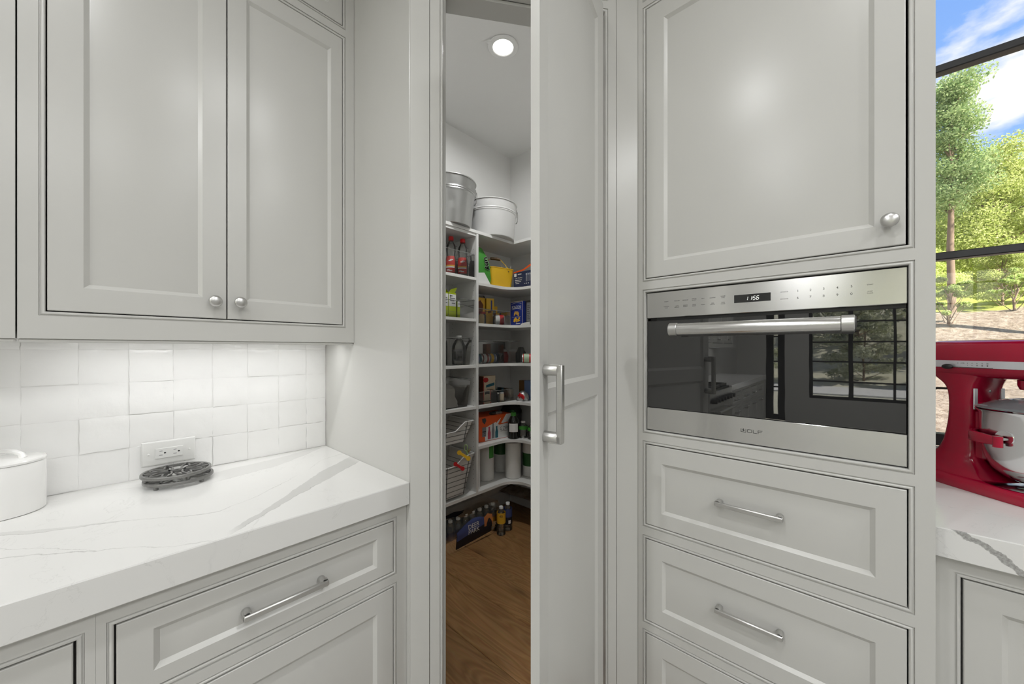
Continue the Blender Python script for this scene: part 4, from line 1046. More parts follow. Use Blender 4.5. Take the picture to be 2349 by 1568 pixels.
mb = MB(); pts = Lshelf(1.02); mb.slab(pts, .3230, .3425); bsh = P('shelf', mb, m_white, sh)
P('corner_upright', MB().box(1.775, 1.790, PB - .27, PB, .3428, .636, .0008), m_white, sh)
mb = MB()
for i in range(52):
    z = .40 + .032 * i
    for y in (1.948, 2.176): mb.add([(VX0 - .0003, y + .0026 * math.cos(a), z + .0026 * math.sin(a)) for a in [k_ * PI / 4 for k_ in range(8)]], [tuple(range(8))])
ph = P('pin_holes', mb, m_black, sh); ph['kind'] = 'stuff'
Z1, Z2, Z3, Z4, Z6 = SL[0], SL[1], SL[2], SL[3], .3425
R1, R2, R3, R4, R5 = SR

def tub(x, y, z, Rt, Rb, H, m, label, ha):
    t1 = T('tub', label, 'tub', (x, y, z), 0)
    P('tub_body', MB().lathe([(Rb - .004, z + .0002), (Rb, z + .004), (Rb + (Rt - Rb) * .03, z + H * .04), (Rb + (Rt - Rb) * .67, z + H * .67), (Rb + (Rt - Rb) * .70, z + H * .70), (Rb + (Rt - Rb) * .70 + .003, z + H * .715), (Rb + (Rt - Rb) * .73, z + H * .735), (Rb + (Rt - Rb) * .75 + .003, z + H * .755), (Rb + (Rt - Rb) * .76, z + H * .775), (Rb + (Rt - Rb) * .79, z + H * .80), (Rb + (Rt - Rb) * .97, z + H * .97), (Rt, z + H), (Rt - .003, z + H), (Rb - .004, z + .006)], cx=x, cy=y, n=56), m, t1)
    rim = [(x + (Rt + .001) * math.cos(2 * PI * i / 48), y + (Rt + .001) * math.sin(2 * PI * i / 48), z + H) for i in range(48)]
    P('rolled_rim', MB().tube(rim, .0045, 8, closed=True), m, t1)
    for a in ha:
        M = frame((x + (Rt - .002) * math.cos(a), y + (Rt - .002) * math.sin(a), z + H * .93), (-math.sin(a), math.cos(a), 0), Z, (math.cos(a), math.sin(a), 0))
        mb = MB(M)
        for u in (-.040, .040): mb.box(u - .010, u + .010, -.045, .008, -.012, .004, .002)
        P('handle_plate', mb, m_galv if m is m_galv else m_nickel, t1)
        mb = MB(M); mb.tube([(-.040, -.012, .006), (-.042, -.005, .010), (-.038, -.03, .016), (-.022, -.07, .020), (0, -.078, .021), (.022, -.07, .020), (.038, -.03, .016), (.042, -.005, .010), (.040, -.012, .006)], .0036, 8)
        P('drop_handle', mb, m_nickel, t1)
tub(1.585, 2.035, 2.158, .180, .150, .305, m_galv, 'tall galvanized steel tub on the top pantry shelf', (-.25, 2.9))
tub(1.985, 2.030, 2.158, .190, .172, .262, m_tubwhite, 'white enamel tub with drop handles on the top pantry shelf', (-.40, 2.75))

def bin_(x0, x1, y0, y1, z, h, label, taper=.0, group='clear pantry bins'):
    t1 = T('storage_bin', label, 'bin', ((x0 + x1) / 2, (y0 + y1) / 2, z), 0, group)
    w = .0022; tp = taper
    def ring(i, zz_, tt): return [(x0 + i + tt, y0 + i + tt, zz_), (x1 - i - tt, y0 + i + tt, zz_), (x1 - i - tt, y1 - i - tt, zz_), (x0 + i + tt, y1 - i - tt, zz_)]
    mb = MB(); z += .0003
    mb.loft([ring(0, z, tp), ring(0, z + h, 0)], True, False)
    P('bin_shell', mb, m_bin, t1, smooth=0)
    mb = MB(); mb.loft([ring(-.002, z + h, 0), ring(-.002, z + h + .0035, 0), ring(.002, z + h + .0035, 0), ring(.002, z + h, 0), ring(-.002, z + h, 0)], False, False); P('bin_rim', mb, m_binrim, t1, smooth=0)
    return t1

def patch(mb, cx, cy, prof, a0, a1, n=14):
    """curved label on a bottle: prof=[(r,z)]"""
    loops = [[(cx + r * math.cos(a0 + (a1 - a0) * i / n), cy + r * math.sin(a0 + (a1 - a0) * i / n), z) for i in range(n + 1)] for r, z in prof]
    return mb.loft(loops, False, False, closed=False)
VA = math.radians(-137.5)   # from the shelves towards the camera

# bay 1: syrup
bin_(1.455, 1.716, 1.925, 2.17, Z1, .155, 'clear bin of syrup bottles on the upper left pantry shelf')
def syrup(x, y, label, h=.268, capm=m_redc, labs=True):
    t1 = T('syrup_bottle', label, 'bottle', (x, y, Z1 + .003), 0, 'syrup bottles in the clear bin'); z = Z1 + .003; s = h / .268
    prof = [(.030, 0), (.036, .004), (.040, .03), (.041, .075), (.036, .115), (.030, .135), (.031, .155), (.034, .175), (.030, .205), (.018, .228), (.0145, .236), (.0145, .248)]
    P('bottle_body', MB().lathe([(r, z + q_ * s) for r, q_ in prof], cx=x, cy=y, n=28), m_pet, t1)
    P('syrup_fill', MB().lathe([(r * .93, z + q_ * s + .002) for r, q_ in prof[:5]] + [(.031, z + .128 * s)], cx=x, cy=y, n=24), m_syrup, t1)
    mb = MB(); mb.lathe([(.0175, z + .240 * s), (.0175, z + .262 * s), (.015, z + .2675 * s), (.001, z + .268 * s)], cx=x, cy=y, n=22, cap0=True); P('cap', mb, capm, t1)
    mb = MB(); mb.tube([(x + .026, y - .004, z + .21 * s), (x + .040, y - .006, z + .205 * s), (x + .046, y - .007, z + .18 * s), (x + .044, y - .006, z + .15 * s), (x + .034, y - .003, z + .132 * s)], .0055, 8); P('grip', mb, m_pet, t1)
    if labs:
        lb = P('label', patch(MB(), x, y, [(r + .0012, z + q_ * s) for r, q_ in ((.0385, .018), (.0405, .045), (.0412, .075), (.0372, .110), (.0325, .130))], VA - .85, VA + .85), m_labred, t1)
        P('label_stripe', patch(MB(), x, y, [(.0424, z + .060 * s), (.0420, z + .078 * s)], VA - .8, VA + .8), m_labyel, lb)
        P('label_stripe', patch(MB(), x, y, [(.0427, z + .050 * s), (.0425, z + .059 * s)], VA - .75, VA + .75), m_inkwhite, lb)
        mb = MB()
        for dz_, a in ((.094, .0), (.100, .25), (.030, -.3), (.026, .1)): patch(mb, x, y, [(.0432 if dz_ < .09 else .0412, z + dz_ * s), (.0432 if dz_ < .09 else .0404, z + (dz_ + .007) * s)], VA + a - .25, VA + a + .25, 5)
        P('label_print', mb, m_inkwhite if True else m_labyel, lb)
syrup(1.588, 2.020, 'red-capped syrup bottle with white label stripe, left one in the bin', .27)
syrup(1.662, 1.985, 'red-capped syrup bottle nearest the shelf upright', .262)
syrup(1.505, 2.05, 'pale-capped bottle half hidden by the door jamb beside the syrup', .25, m_plastic)

# bay 2: lime cartons
def carton(name, x, y, z, w, d, h, rot, label, m, group=None, cat='carton'):
    t1 = T(name, label, cat, (x, y, z + .0004), rot, group)
    P('carton_body', MB().box(-w / 2, w / 2, -d / 2, d / 2, 0, h, .0012), m, t1, local=True, smooth=0)
    return t1, frame((0, -d / 2 - .0005, 0), (1, 0, 0), Z, (0, -1, 0)), frame((-w / 2 - .0005, 0, 0), (0, -1, 0), Z, (-1, 0, 0))
for x, lab in ((1.552, 'lime and white carton with a raised flap on the second left shelf'), (1.487, 'lime and white carton cut off by the door jamb')):
    t1, Ff, Fs = carton('drink_carton', x, 1.99, Z2, .062, .062, .165, 0, lab, m_lime, 'lime cartons')
    for F_ in (Ff, Fs):
        P('white_panel', MB(F_).quad(-.029, .029, .075, .155, 0), m_inkwhite, t1, local=True)
        mb = MB(F_)
        for i, (a, b_) in enumerate(((-.022, .0), (-.012, .022), (-.02, .015), (-.006, .022))): mb.quad(a, b_, .140 - .016 * i, .147 - .016 * i, .0003)
        mb.quad(-.027, .027, .040, .0415, .0003); mb.quad(-.02, -.012, .12, .150, .0003)
        P('panel_print', mb, m_grey, t1, local=True)
    if x > 1.5:
        mb = MB(); mb.add([(-.031, -.031, .165), (.020, -.031, .165), (.045, -.025, .205), (-.005, -.02, .190)], [(0, 1, 2, 3)]); mb.add([(-.031, .02, .165), (-.031, -.031, .165), (-.06, -.03, .19), (-.06, .02, .19)], [(0, 1, 2, 3)])
        P('flap', mb, m_lime, t1, local=True)
bin_(1.596, 1.722, 1.932, 2.15, Z2, .128, 'narrow clear bin beside the lime cartons', .006)
bin_(1.36, 1.588, 1.925, 2.12, Z2, .110, 'low clear bin holding the lime cartons')

# bay 3: jugs
bin_(1.40, 1.700, 1.932, 2.17, Z3, .185, 'tall clear bin with plastic jugs on the third left shelf', .012)
def jug(x, y, h, label):
    t1 = T('plastic_jug', label, 'jug', (x, y, Z3 + .003), 0, 'clear plastic jugs'); z = Z3 + .003
    P('jug_body', MB().lathe([(.044, z), (.048, z + .004), (.048, z + h * .55), (.044, z + h * .66), (.026, z + h * .84), (.017, z + h * .88), (.017, z + h * .94)], cx=x, cy=y, n=26), m_pet, t1)
    P('cap', MB().lathe([(.0205, z + h * .905), (.0205, z + h * .985), (.018, z + h), (.001, z + h)], cx=x, cy=y, n=20), m_plastic, t1)
    lb = P('label', patch(MB(), x, y, [(.0488, z + h * .14), (.0488, z + h * .52)], VA - .8, VA + .8), m_grey, t1)
    mb = MB(); patch(mb, x, y, [(.0493, z + h * .40), (.0493, z + h * .47)], VA - .1, VA + .6, 6); patch(mb, x, y, [(.0493, z + h * .22), (.0493, z + h * .30)], VA + .0, VA + .6, 6); patch(mb, x, y, [(.0493, z + h * .18), (.0493, z + h * .45)], VA - .6, VA - .25, 5); P('label_print', mb, m_dark, lb)
jug(1.640, 2.00, .20, 'shorter capped clear jug in the tall bin')
jug(1.505, 2.03, .243, 'taller capped clear jug at the left in the bin')
# bay 4: bin with a white bag
bin_(1.36, 1.688, 1.932, 2.17, Z4, .19, 'large clear bin holding a crumpled white bag', .018)
t1 = T('paper_bag', 'crumpled white paper bag inside the large clear bin', 'bag', (1.52, 2.04, Z4 + .003))
mb = MB(); K = 12; loops = []
for k_ in range(5):
    f_ = k_ / 4; zz_ = Z4 + .004 + .135 * f_
    loops.append([(1.52 + (.105 - .02 * f_) * math.copysign(abs(math.cos(a)) ** .5, math.cos(a)) + random.uniform(-.008, .008), 2.035 + (.075 - .035 * f_) * math.copysign(abs(math.sin(a)) ** .5, math.sin(a)) + random.uniform(-.006, .006), zz_ + (random.uniform(-.02, .02) if k_ == 4 else 0)) for a in [i * 2 * PI / 16 for i in range(16)]])
mb.loft(loops); P('bag_body', mb, m_liner, t1, smooth=25)

# wire baskets with liners
def basket(prof, y0, y1, zb_, label, rows):
    """front outline prof = [(x,z)...] left to right along the top; right wall leans in"""
    xl, (xr, zt) = prof[0][0], prof[-1]; xrb = rows['xrb']
    t1 = T('wire_basket', label, 'basket', ((xl + xr) / 2, y0, zb_), 0, 'wire pull-out baskets')
    out_ = [(xl, zb_), (xrb, zb_)] + [(x_, z_) for x_, z_ in reversed(prof)]
    F_ = frame((0, y0, 0), (1, 0, 0), Z, (0, -1, 0))
    P('liner', MB(F_).slab(out_, -.0062, -.004), m_liner, t1, smooth=0)
    mb = MB(); mb.add([(xrb, y0 + .005, zb_), (xrb, y1, zb_), (xr, y1, zt), (xr, y0 + .005, zt)], [(0, 1, 2, 3)]); mb.add([(xl, y0 + .005, zb_), (xrb, y0 + .005, zb_), (xrb, y1, zb_), (xl, y1, zb_)], [(0, 1, 2, 3)])
    P('liner_side', mb, m_liner, t1, smooth=0)
    P('rim_wire', MB().tube([(x_, y0 - .002, z_) for x_, z_ in prof], .0034, 8), m_plastic, t1)
    P('rim_wire', MB().tube([(xr, y0 - .002, zt), (xr, y1, zt)], .0034, 8), m_plastic, t1)
    for zz_ in rows['z']:
        xe = xrb + (xr - xrb) * (zz_ - zb_) / (zt - zb_)
        # stop where the scooped front is lower
        tops = [x_ for x_, z_ in prof if z_ >= zz_]; xs = xl if prof[0][1] >= zz_ else min(tops)
        P('wire', MB().tube([(xs, y0 - .0012, zz_), (xe, y0 - .0012, zz_), (xe, y1, zz_)], .0016, 6), m_dark, t1)
    for xa, xb_ in rows['v']:
        zt_ = np.interp(xa, [p[0] for p in prof], [p[1] for p in prof]); P('wire', MB().tube([(xa, y0 - .0035, zt_ + .004), (xa, y0 - .0035, zt_), (xb_, y0 - .0035, zb_)], .0022, 6), m_dark, t1)
    P('slide_rail', MB().box(xr + .001, VX0 - .0005, y0 + .01, y1, zt - .028, zt - .004, .001), m_nickel, t1)
basket([(1.36, .790), (1.545, .793), (1.628, .846), (1.702, .846)], 1.921, 2.18, .715, 'upper white wire basket with a scooped front and cloth liner', dict(xrb=1.617, z=(.735, .765, .790, .815), v=((1.470, 1.455), (1.650, 1.613))))
basket([(1.36, .566), (1.542, .566), (1.618, .612), (1.708, .621)], 1.921, 2.18, .365, 'deep lower white wire basket above the bottom shelf', dict(xrb=1.617, z=(.375, .405, .436, .467, .498, .530, .556), v=((1.478, 1.466), (1.668, 1.610))))
# toys hanging over the lower basket
t1 = T('dog_bone_clip', 'yellow bone-shaped clip sticking out of the lower basket', 'clip', (1.60, 1.918, .585))
F_ = frame((1.605, 1.905, .628), Vector((.62, -.56, -.56)).normalized(), Vector((.35, -.30, .75)).normalized(), Vector((-.7, -.7, .1)).normalized())
def bone(mb, L=.058, r=.0115, w=.006, n0=0, n1=.008):
    pts = []
    for sx in (1, -1):
        for i in range(15):
            a = -PI * .80 + PI * 1.60 * i / 14
            pts.append((sx * (L / 2 + r * math.cos(a)), sx * r * math.sin(a)))
    mb.slab(pts, n0, n1)
mb = MB(F_); bone(mb, .072, .0150); P('clip_body', mb, m_yellow, t1)
P('steel_pin', MB(F_).tube([(.020, -.004, .004), (-.012, -.060, .004)], .0018, 6), m_nickel, t1)
t1 = T('bone_clip', 'dark red bone-shaped clip below the yellow one', 'clip', (1.575, 1.915, .56))
F2 = frame((1.563, 1.903, .566), Vector((.62, -.56, -.56)).normalized(), Vector((.35, -.30, .75)).normalized(), Vector((-.7, -.7, .1)).normalized())
mb = MB(F2); bone(mb, .056, .0135); P('clip_body', mb, m_redc, t1)
t1 = T('scissors', 'green-handled scissors standing in the lower basket', 'scissors', (1.655, 1.93, .60))
F3 = frame((1.645, 1.932, .665), Vector((.74, -.67, 0)), Vector((-.10, -.1, .99)).normalized(), Vector((-.66, -.74, -.1)).normalized())
mb = MB(F3); mb.tube([(.011 * math.cos(2 * PI * i / 18), .022 * math.sin(2 * PI * i / 18), 0) for i in range(18)], .0038, 8, closed=True); mb.tube([(.004, -.020, 0), (.012, -.05, 0), (.016, -.072, 0)], .006, 8); P('handle_loop', mb, m_lime if False else col('pale_green_plastic', 150, 176, 120), t1)
mb = MB(F3); mb.tube([(.006, -.030, .002), (.030, -.004, .002), (.040, .006, .002)], .0022, 6); mb.tube([(.010, -.036, -.001), (.034, -.012, -.001)], .0035, 6); P('blade', mb, m_chrome, t1)

# ---- right bays
# top: green bag, yellow bucket, cutlery box
t1 = T('sugar_bag', 'green and white paper bag with bold black lettering leaning by the upright', 'bag', (1.838, 2.000, R1), 0)
mb = MB(); mb.loft([[(-.062, -.045, .0005), (.058, -.045, .0005), (.058, .045, .0005), (-.062, .045, .0005)], [(-.066, -.05, .05), (.062, -.05, .05), (.062, .05, .05), (-.066, .05, .05)], [(-.064, -.048, .16), (.056, -.044, .15), (.056, .044, .15), (-.064, .048, .16)], [(-.062, -.030, .235), (.035, -.028, .215), (.035, .03, .215), (-.062, .032, .235)], [(-.06, -.006, .285), (.012, -.006, .27), (.012, .006, .27), (-.06, .006, .285)]])
P('bag_body', mb, m_green, t1, local=True, smooth=20)
Fg = frame((0, -.0515, 0), (1, 0, 0), Z, (0, -1, 0))
P('white_corner', MB(Fg).poly([(-.066, .004), (.060, .004), (-.005, .085), (-.066, .075)], .0003), m_inkwhite, t1, local=True)
mb = MB(Fg)
for du_, dv_ in ((-.0035, 0), (.0035, 0), (0, -.0035), (0, .0035), (.0025, .0025), (-.0025, -.0025)): mb.text('uny', .012 + du_, .150 + dv_, .0012, h=.040, w=.092, rot=-1.25)
P('white_outline', mb, m_inkwhite, t1, local=True)
mb = MB(Fg)
for du_, dv_ in ((-.0012, 0), (.0012, 0), (0, .0012), (0, -.0012)): mb.text('uny', .012 + du_, .150 + dv_, .0022, h=.040, w=.092, rot=-1.25)
P('black_lettering', mb, m_ink, t1, local=True)
t1 = T('bucket', 'yellow metal bucket of white cutlery with a wooden grip handle', 'bucket', (2.035, 2.015, R1), math.radians(-12))
def rrect(hx, hy, z, n=32, p=.32): return [(hx * math.copysign(abs(math.cos(a)) ** p, math.cos(a)), hy * math.copysign(abs(math.sin(a)) ** p, math.sin(a)), z) for a in [2 * PI * (i + .5) / n for i in range(n)]]
P('bucket_body', MB().loft([rrect(.094, .062, .0006), rrect(.096, .064, .004), rrect(.108, .076, .143), rrect(.111, .079, .145), rrect(.111, .079, .149), rrect(.105, .073, .149), rrect(.093, .060, .006)]), m_yellow, t1, local=True)
hdl = P('bail_handle', MB().tube([(.05, -.079, .128), (.04, -.080, .150), (-.02, -.072, .205), (-.085, -.03, .215)], .0022, 6).tube([(-.085, -.03, .215), (-.10, .03, .19), (-.07, .075, .14)], .0022, 6), m_yellow, t1, local=True)
P('wood_grip', MB().tube([(-.022, -.072, .205), (-.05, -.055, .214), (-.085, -.03, .215)], [.010, .0125, .010], 12), m_wood, hdl, local=True)
P('rivet', MB().lathe([(.004, -.082), (.003, -.080)], n=8) if False else MB(frame((.05, -.078, .125), (1, 0, 0), Z, (0, -1, 0))).lathe([(.004, -.004), (.004, .002), (.001, .003)], n=10), m_dark, t1, local=True)
for i in range(5):
    o_ = T('plastic_fork', 'white plastic cutlery handle standing in the yellow bucket', 'cutlery', (2.075 + .012 * i, 1.995 - .006 * i + .02 * (i % 2), R1 + .03), 0, 'cutlery in the yellow bucket')
    mb = MB(); mb.tube([(0, 0, -.02), (.006 * (i - 2), .004, .10), (.010 * (i - 2), .006, .150 + .006 * (i % 3))], [.003, .0045, .0055], 8); P('handle', mb, m_plastic, o_, local=True)
t1, Ff, Fs = carton('cutlery_box', 2.175, 1.835, R1, .09, .20, .125, 0, 'dark navy cutlery box with white fork picture and a torn orange top', m_navy, cat='box')
P('orange_rim', MB().loft([[(-.0455, .10, .120), (-.0455, .0, .128), (-.0455, -.10, .165)], [(-.047, .10, .128), (-.047, .0, .140), (-.047, -.10, .182)]], False, False, closed=False), m_orange, t1, local=True)
mb = MB(Fs); mb.quad(-.092, -.068, .092, .116, .0003); mb.quad(-.055, -.018, .103, .110, .0003); mb.text('Clear Cutlery', -.048, .078, .0003, h=.011, w=.075)
for i, w_ in enumerate((.07, .062, .045)): mb.quad(-.085 + .004 * i, -.085 + w_, .060 - .012 * i, .064 - .012 * i, .0003)
for i, u in enumerate((.03, .048, .066)):
    mb.box(u - .0015, u + .0015, .045, .09, .0002, .0009); mb.slab([(u + .004 * math.cos(a), .098 + .009 * math.sin(a)) for a in [k_ * PI / 5 for k_ in range(10)]], .0002, .0009); mb.slab([(u - .014 + .004 * math.cos(a), .030 + .003 * math.sin(a)) for a in [k_ * PI / 5 for k_ in range(10)]], .0002, .0009)
P('box_print', mb, m_inkwhite, t1, local=True)

# second: clear bins, yellow packs, red can, pasta box
bin_(1.755, 1.944, 1.945, 2.14, R2, .105, 'clear bin with a glass jar beside the upright')
bin_(1.950, 2.098, 1.945, 2.14, R2, .105, 'clear bin holding a red and white can')
t1, Ff, Fs = carton('snack_box', 1.995, 2.075, R2 + .003, .065, .07, .205, math.radians(-20), 'amber yellow box with a blue stripe standing behind the clear bin', m_yellow, cat='box'); P('blue_stripe', MB(Ff).quad(.004, .016, .06, .19, .0003), m_blue, t1, local=True)
t1, Ff, Fs = carton('snack_box', 1.90, 2.09, R2 + .003, .085, .06, .205, math.radians(-8), 'dark amber box next to the yellow one with a black picture', m_labyel, cat='box'); P('dark_picture', MB(Ff).poly([(-.025, .10), (.02, .09), (.028, .15), (.0, .185), (-.02, .17)], .0003), m_brown, t1, local=True); P('dark_edge', MB(Fs).quad(-.025, .025, .02, .19, .0003), m_brown, t1, local=True)
t1 = T('snack_bag', 'clear plastic bag top sticking up behind the yellow boxes', 'bag', (1.95, 2.16, R2)); mb = MB(); mb.loft([[(1.88, 2.13, R2 + .001), (2.05, 2.13, R2 + .001), (2.05, 2.2, R2 + .001), (1.88, 2.2, R2 + .001)], [(1.87, 2.14, R2 + .15), (2.06, 2.14, R2 + .16), (2.06, 2.19, R2 + .16), (1.87, 2.19, R2 + .15)], [(1.90, 2.16, R2 + .235), (2.03, 2.16, R2 + .245), (2.03, 2.17, R2 + .245), (1.90, 2.17, R2 + .235)]]); P('bag_body', mb, m_film, t1)
def can(x, y, z, R, L, ang, label, m, m2, group=None):
    """a can lying on its side, axis turned by ang"""
    t1 = T('food_can', label, 'can', (x, y, z + .003), ang, group)
    M = frame((0, 0, R), (0, 1, 0), (0, 0, 1), (1, 0, 0)); mb = MB(M)
    mb.lathe([(R * .9, -L / 2), (R * .93, -L / 2 - .001), (R, -L / 2), (R, -L / 2 + .004), (R * .985, -L / 2 + .005), (R * .985, L / 2 - .005), (R, L / 2 - .004), (R, L / 2), (R * .93, L / 2 + .001), (R * .9, L / 2)], n=28); P('can_body', mb, m_nickel, t1, local=True)
    mb = MB(M); mb.lathe([(R * .995, -L / 2 + .006), (R * .995, L / 2 - .006)], n=28, cap0=False, cap1=False); P('label', mb, m, t1, local=True)
    mb = MB(M); mb.lathe([(R * 1.002, -L / 2 + .012), (R * 1.002, L * .12)], n=28, cap0=False, cap1=False); P('label_band', mb, m2, t1, local=True)
    return t1
can(2.03, 2.015, R2, .041, .10, math.radians(-30), 'red and white can lying in the clear bin under the yellow boxes', m_redc, m_inkwhite)
t1 = T('glass_jar', 'glass jar with a dark lid in the bin beside the upright', 'jar', (1.862, 2.01, R2 + .003)); P('jar_body', MB().lathe([(.030, R2 + .003), (.034, R2 + .008), (.034, R2 + .068), (.028, R2 + .078)], cx=1.862, cy=2.01, n=24), m_pet, t1); P('jar_lid', MB().lathe([(.031, R2 + .0785), (.031, R2 + .093), (.001, R2 + .094)], cx=1.862, cy=2.01, n=24), m_redbrown, t1)
for x, y, h_, m_, lab in ((2.085, 2.10, .155, m_labyel, 'small yellow pack behind the red can'), (2.05, 2.145, .14, m_orange, 'small orange pack behind the red can')):
    carton('snack_packet', x, y, R2 + .003, .04, .03, h_, -.3, lab, m_, cat='packet')
t1, Ff, Fs = carton('pasta_box', 2.150, 1.902, R2, .045, .128, .186, 0, 'dark blue pasta box with white brand lettering and pasta picture', m_blue, cat='box')
mb = MB(Fs)
for a, b_, c_, d_ in ((-.063, .063, .182, .1855), (-.0635, -.061, .004, .1855), (.0605, .0635, .004, .1855)): mb.quad(a, b_, c_, d_, .0003)
P('cream_border', mb, m_cream, t1, local=True)
mb = MB(Fs); mb.text('RONZONI', 0, .142, .0006, w=.092, h=.024)
for k_ in range(2):
    loops = [[(-.05 + .1 * i / 10, (.166 if k_ == 0 else .122) + .008 * math.sin(PI * i / 10), .0006) for i in range(11)], [(-.05 + .1 * i / 10, (.168 if k_ == 0 else .124) + .008 * math.sin(PI * i / 10), .0006) for i in range(11)]]
    mb.loft(loops, False, False, closed=False)
mb.quad(-.045, .045, .066, .0675, .0006); mb.quad(-.005, .04, .012, .017, .0006)
P('white_lettering', mb, m_inkwhite, t1, local=True)
for v0, nn_ in ((.092, 9), (.045, 12)):
    mb = MB(Fs)
    for i in range(nn_):
        a = random.uniform(0, PI); u, v = random.uniform(-.024, .026), v0 + random.uniform(-.011, .011); du, dv = .013 * math.cos(a), .013 * math.sin(a)
        mb.slab([(u - du - dv * .3, v - dv + du * .3), (u - du + dv * .3, v - dv - du * .3), (u + du + dv * .3, v + dv - du * .3), (u + du - dv * .3, v + dv + du * .3)], .0004, .0010 + .0002 * i)
    pp = P('pasta_picture', mb, m_gold if v0 > .07 else m_labyel, t1, local=True); pp['kind'] = 'stuff'
t1, Ff, Fs = carton('pasta_box', 2.175, 1.795, R2, .06, .055, .186, 0, 'charcoal box with a grey text panel right of the blue pasta box', m_dark, cat='box'); mb = MB(Fs); mb.quad(-.018, .018, .03, .172, .0003); P('text_panel', mb, m_grey, t1, local=True)
mb = MB(Fs); [mb.quad(-.014, .012 - .004 * (i % 3), .045 + .014 * i, .050 + .014 * i, .0006) for i in range(8)]; P('panel_print', mb, m_dark, t1, local=True)
t1 = T('white_packet', 'flat white packet lying in front of the charcoal box', 'packet', (2.115, 1.80, R2)); mb = MB(); mb.loft([[(2.102, 1.775, R2 + .001), (2.14, 1.775, R2 + .001), (2.14, 1.84, R2 + .001), (2.102, 1.84, R2 + .001)], [(2.105, 1.778, R2 + .02), (2.14, 1.778, R2 + .026), (2.14, 1.838, R2 + .02), (2.108, 1.836, R2 + .012)]]); P('packet_body', mb, m_liner, t1)

# third: organiser with cans
bin_(1.756, 2.030, 1.945, 2.13, R3, .165, 'tall clear organiser with lying cans on the third right shelf')
bin_(2.036, 2.170, 1.90, 2.10, R3, .165, 'tall clear organiser in the corner with a red pack')
for i, (x, m_, m2, lab) in enumerate(((1.800, m_teal, m_ltblue, 'blue can lying nearest the upright'), (1.872, m_redbrown, m_inkwhite, 'red-striped can lying second from the upright'), (1.945, m_ltblue, m_labyel, 'pale blue can with yellow end lying third from the upright'))):
    can(x, 1.995, R3, .034, .062, math.radians(-10), lab + ' in the tall organiser', m_, m2, 'cans in the organiser')
t1, Ff, Fs = carton('coffee_box', 2.066, 2.13, R3, .115, .05, .145, math.radians(-4), 'dark brown box with golden print behind the lying cans', m_brown, cat='box')
mb = MB(Ff); mb.quad(-.03, .045, .085, .135, .0003); P('gold_panel', mb, m_wood, t1, local=True); mb = MB(Ff); [mb.quad(-.035, .05 - .01 * (i % 2), .03 + .016 * i, .036 + .016 * i, .0005) for i in range(4)]; mb.slab([(.012 * math.cos(a) + .005, .012 * math.sin(a) + .112) for a in [k_ * PI / 6 for k_ in range(12)]], .0004, .001); P('box_print', mb, m_labyel, t1, local=True)
t1 = T('fruit_pack', 'dark red pack in the corner organiser', 'pack', (2.105, 2.03, R3 + .003)); mb = MB(); mb.loft([[(2.105 + .042 * math.cos(a), 2.03 + .045 * math.sin(a), R3 + .003) for a in [i * PI / 8 for i in range(16)]], [(2.105 + .046 * math.cos(a), 2.03 + .05 * math.sin(a), R3 + .05) for a in [i * PI / 8 for i in range(16)]], [(2.105 + .035 * math.cos(a), 2.03 + .04 * math.sin(a), R3 + .085) for a in [i * PI / 8 for i in range(16)]]]); P('pack_body', mb, m_redbrown, t1); mb = MB(); mb.lathe([(.034, R3 + .0855), (.03, R3 + .10), (.012, R3 + .108)], cx=2.105, cy=2.03, n=16); P('pack_top', mb, m_silverbag, t1)
t1 = T('black_bottle', 'squat black bottle beside the corner organiser', 'bottle', (2.205, 1.925, R3)); P('bottle_body', MB().lathe([(.038, R3 + .0005), (.041, R3 + .005), (.041, R3 + .075), (.030, R3 + .095), (.024, R3 + .115), (.02, R3 + .122), (.001, R3 + .123)], cx=2.205, cy=1.925, n=24), m_dark, t1)
can(2.165, 1.818, R3, .034, .085, math.radians(-52), 'green, white and red can lying at the door edge', m_redc, col('mint_label', 170, 190, 160))

# fourth: cake mix, low bins
bin_(1.756, 1.960, 1.945, 2.14, R4, .088, 'low clear bin in front of the cake mix box')
bin_(1.966, 2.130, 1.935, 2.12, R4, .088, 'low clear bin of small jars in the shelf corner')
t1, Ff, Fs = carton('cake_mix_box', 1.985, 2.075, R4 + .003, .128, .045, .188, 0, 'cream cake mix box with a red oval emblem and a cake picture', m_cream, cat='box')
mb = MB(Ff); mb.slab([(-.040 + .027 * math.cos(a), .158 + .019 * math.sin(a)) for a in [k_ * PI / 10 for k_ in range(20)]], .0002, .001); mb.quad(-.064, -.058, .005, .186, .0004); P('red_emblem', mb, m_redc, t1, local=True)
mb = MB(Ff); mb.poly([(-.040, .100), (.052, .112), (.052, .135), (-.035, .120)], .0004); P('teal_banner', mb, m_teal, t1, local=True)
mb = MB(Ff); mb.slab([(.012 + .036 * math.cos(a), .070 + .018 * math.sin(a)) for a in [k_ * PI / 12 for k_ in range(13)]], .0002, .0012); P('cake_picture', mb, m_gold, t1, local=True)
mb = MB(Ff); mb.poly([(-.050, .048), (.045, .064), (.045, .078), (-.050, .066)], .0008); P('dark_banner', mb, m_dark, t1, local=True)
P('brown_side', MB(Fs).quad(-.022, .022, .003, .186, .0002), m_brown, t1, local=True)
carton('baking_box', 1.90, 2.15, R4, .09, .05, .20, 0, 'dark brown baking box behind the cake mix', m_brown, cat='box')
carton('blue_packet', 2.085, 2.12, R4, .025, .05, .155, 0, 'thin dark teal packet standing behind the cake mix', m_teal, cat='packet')
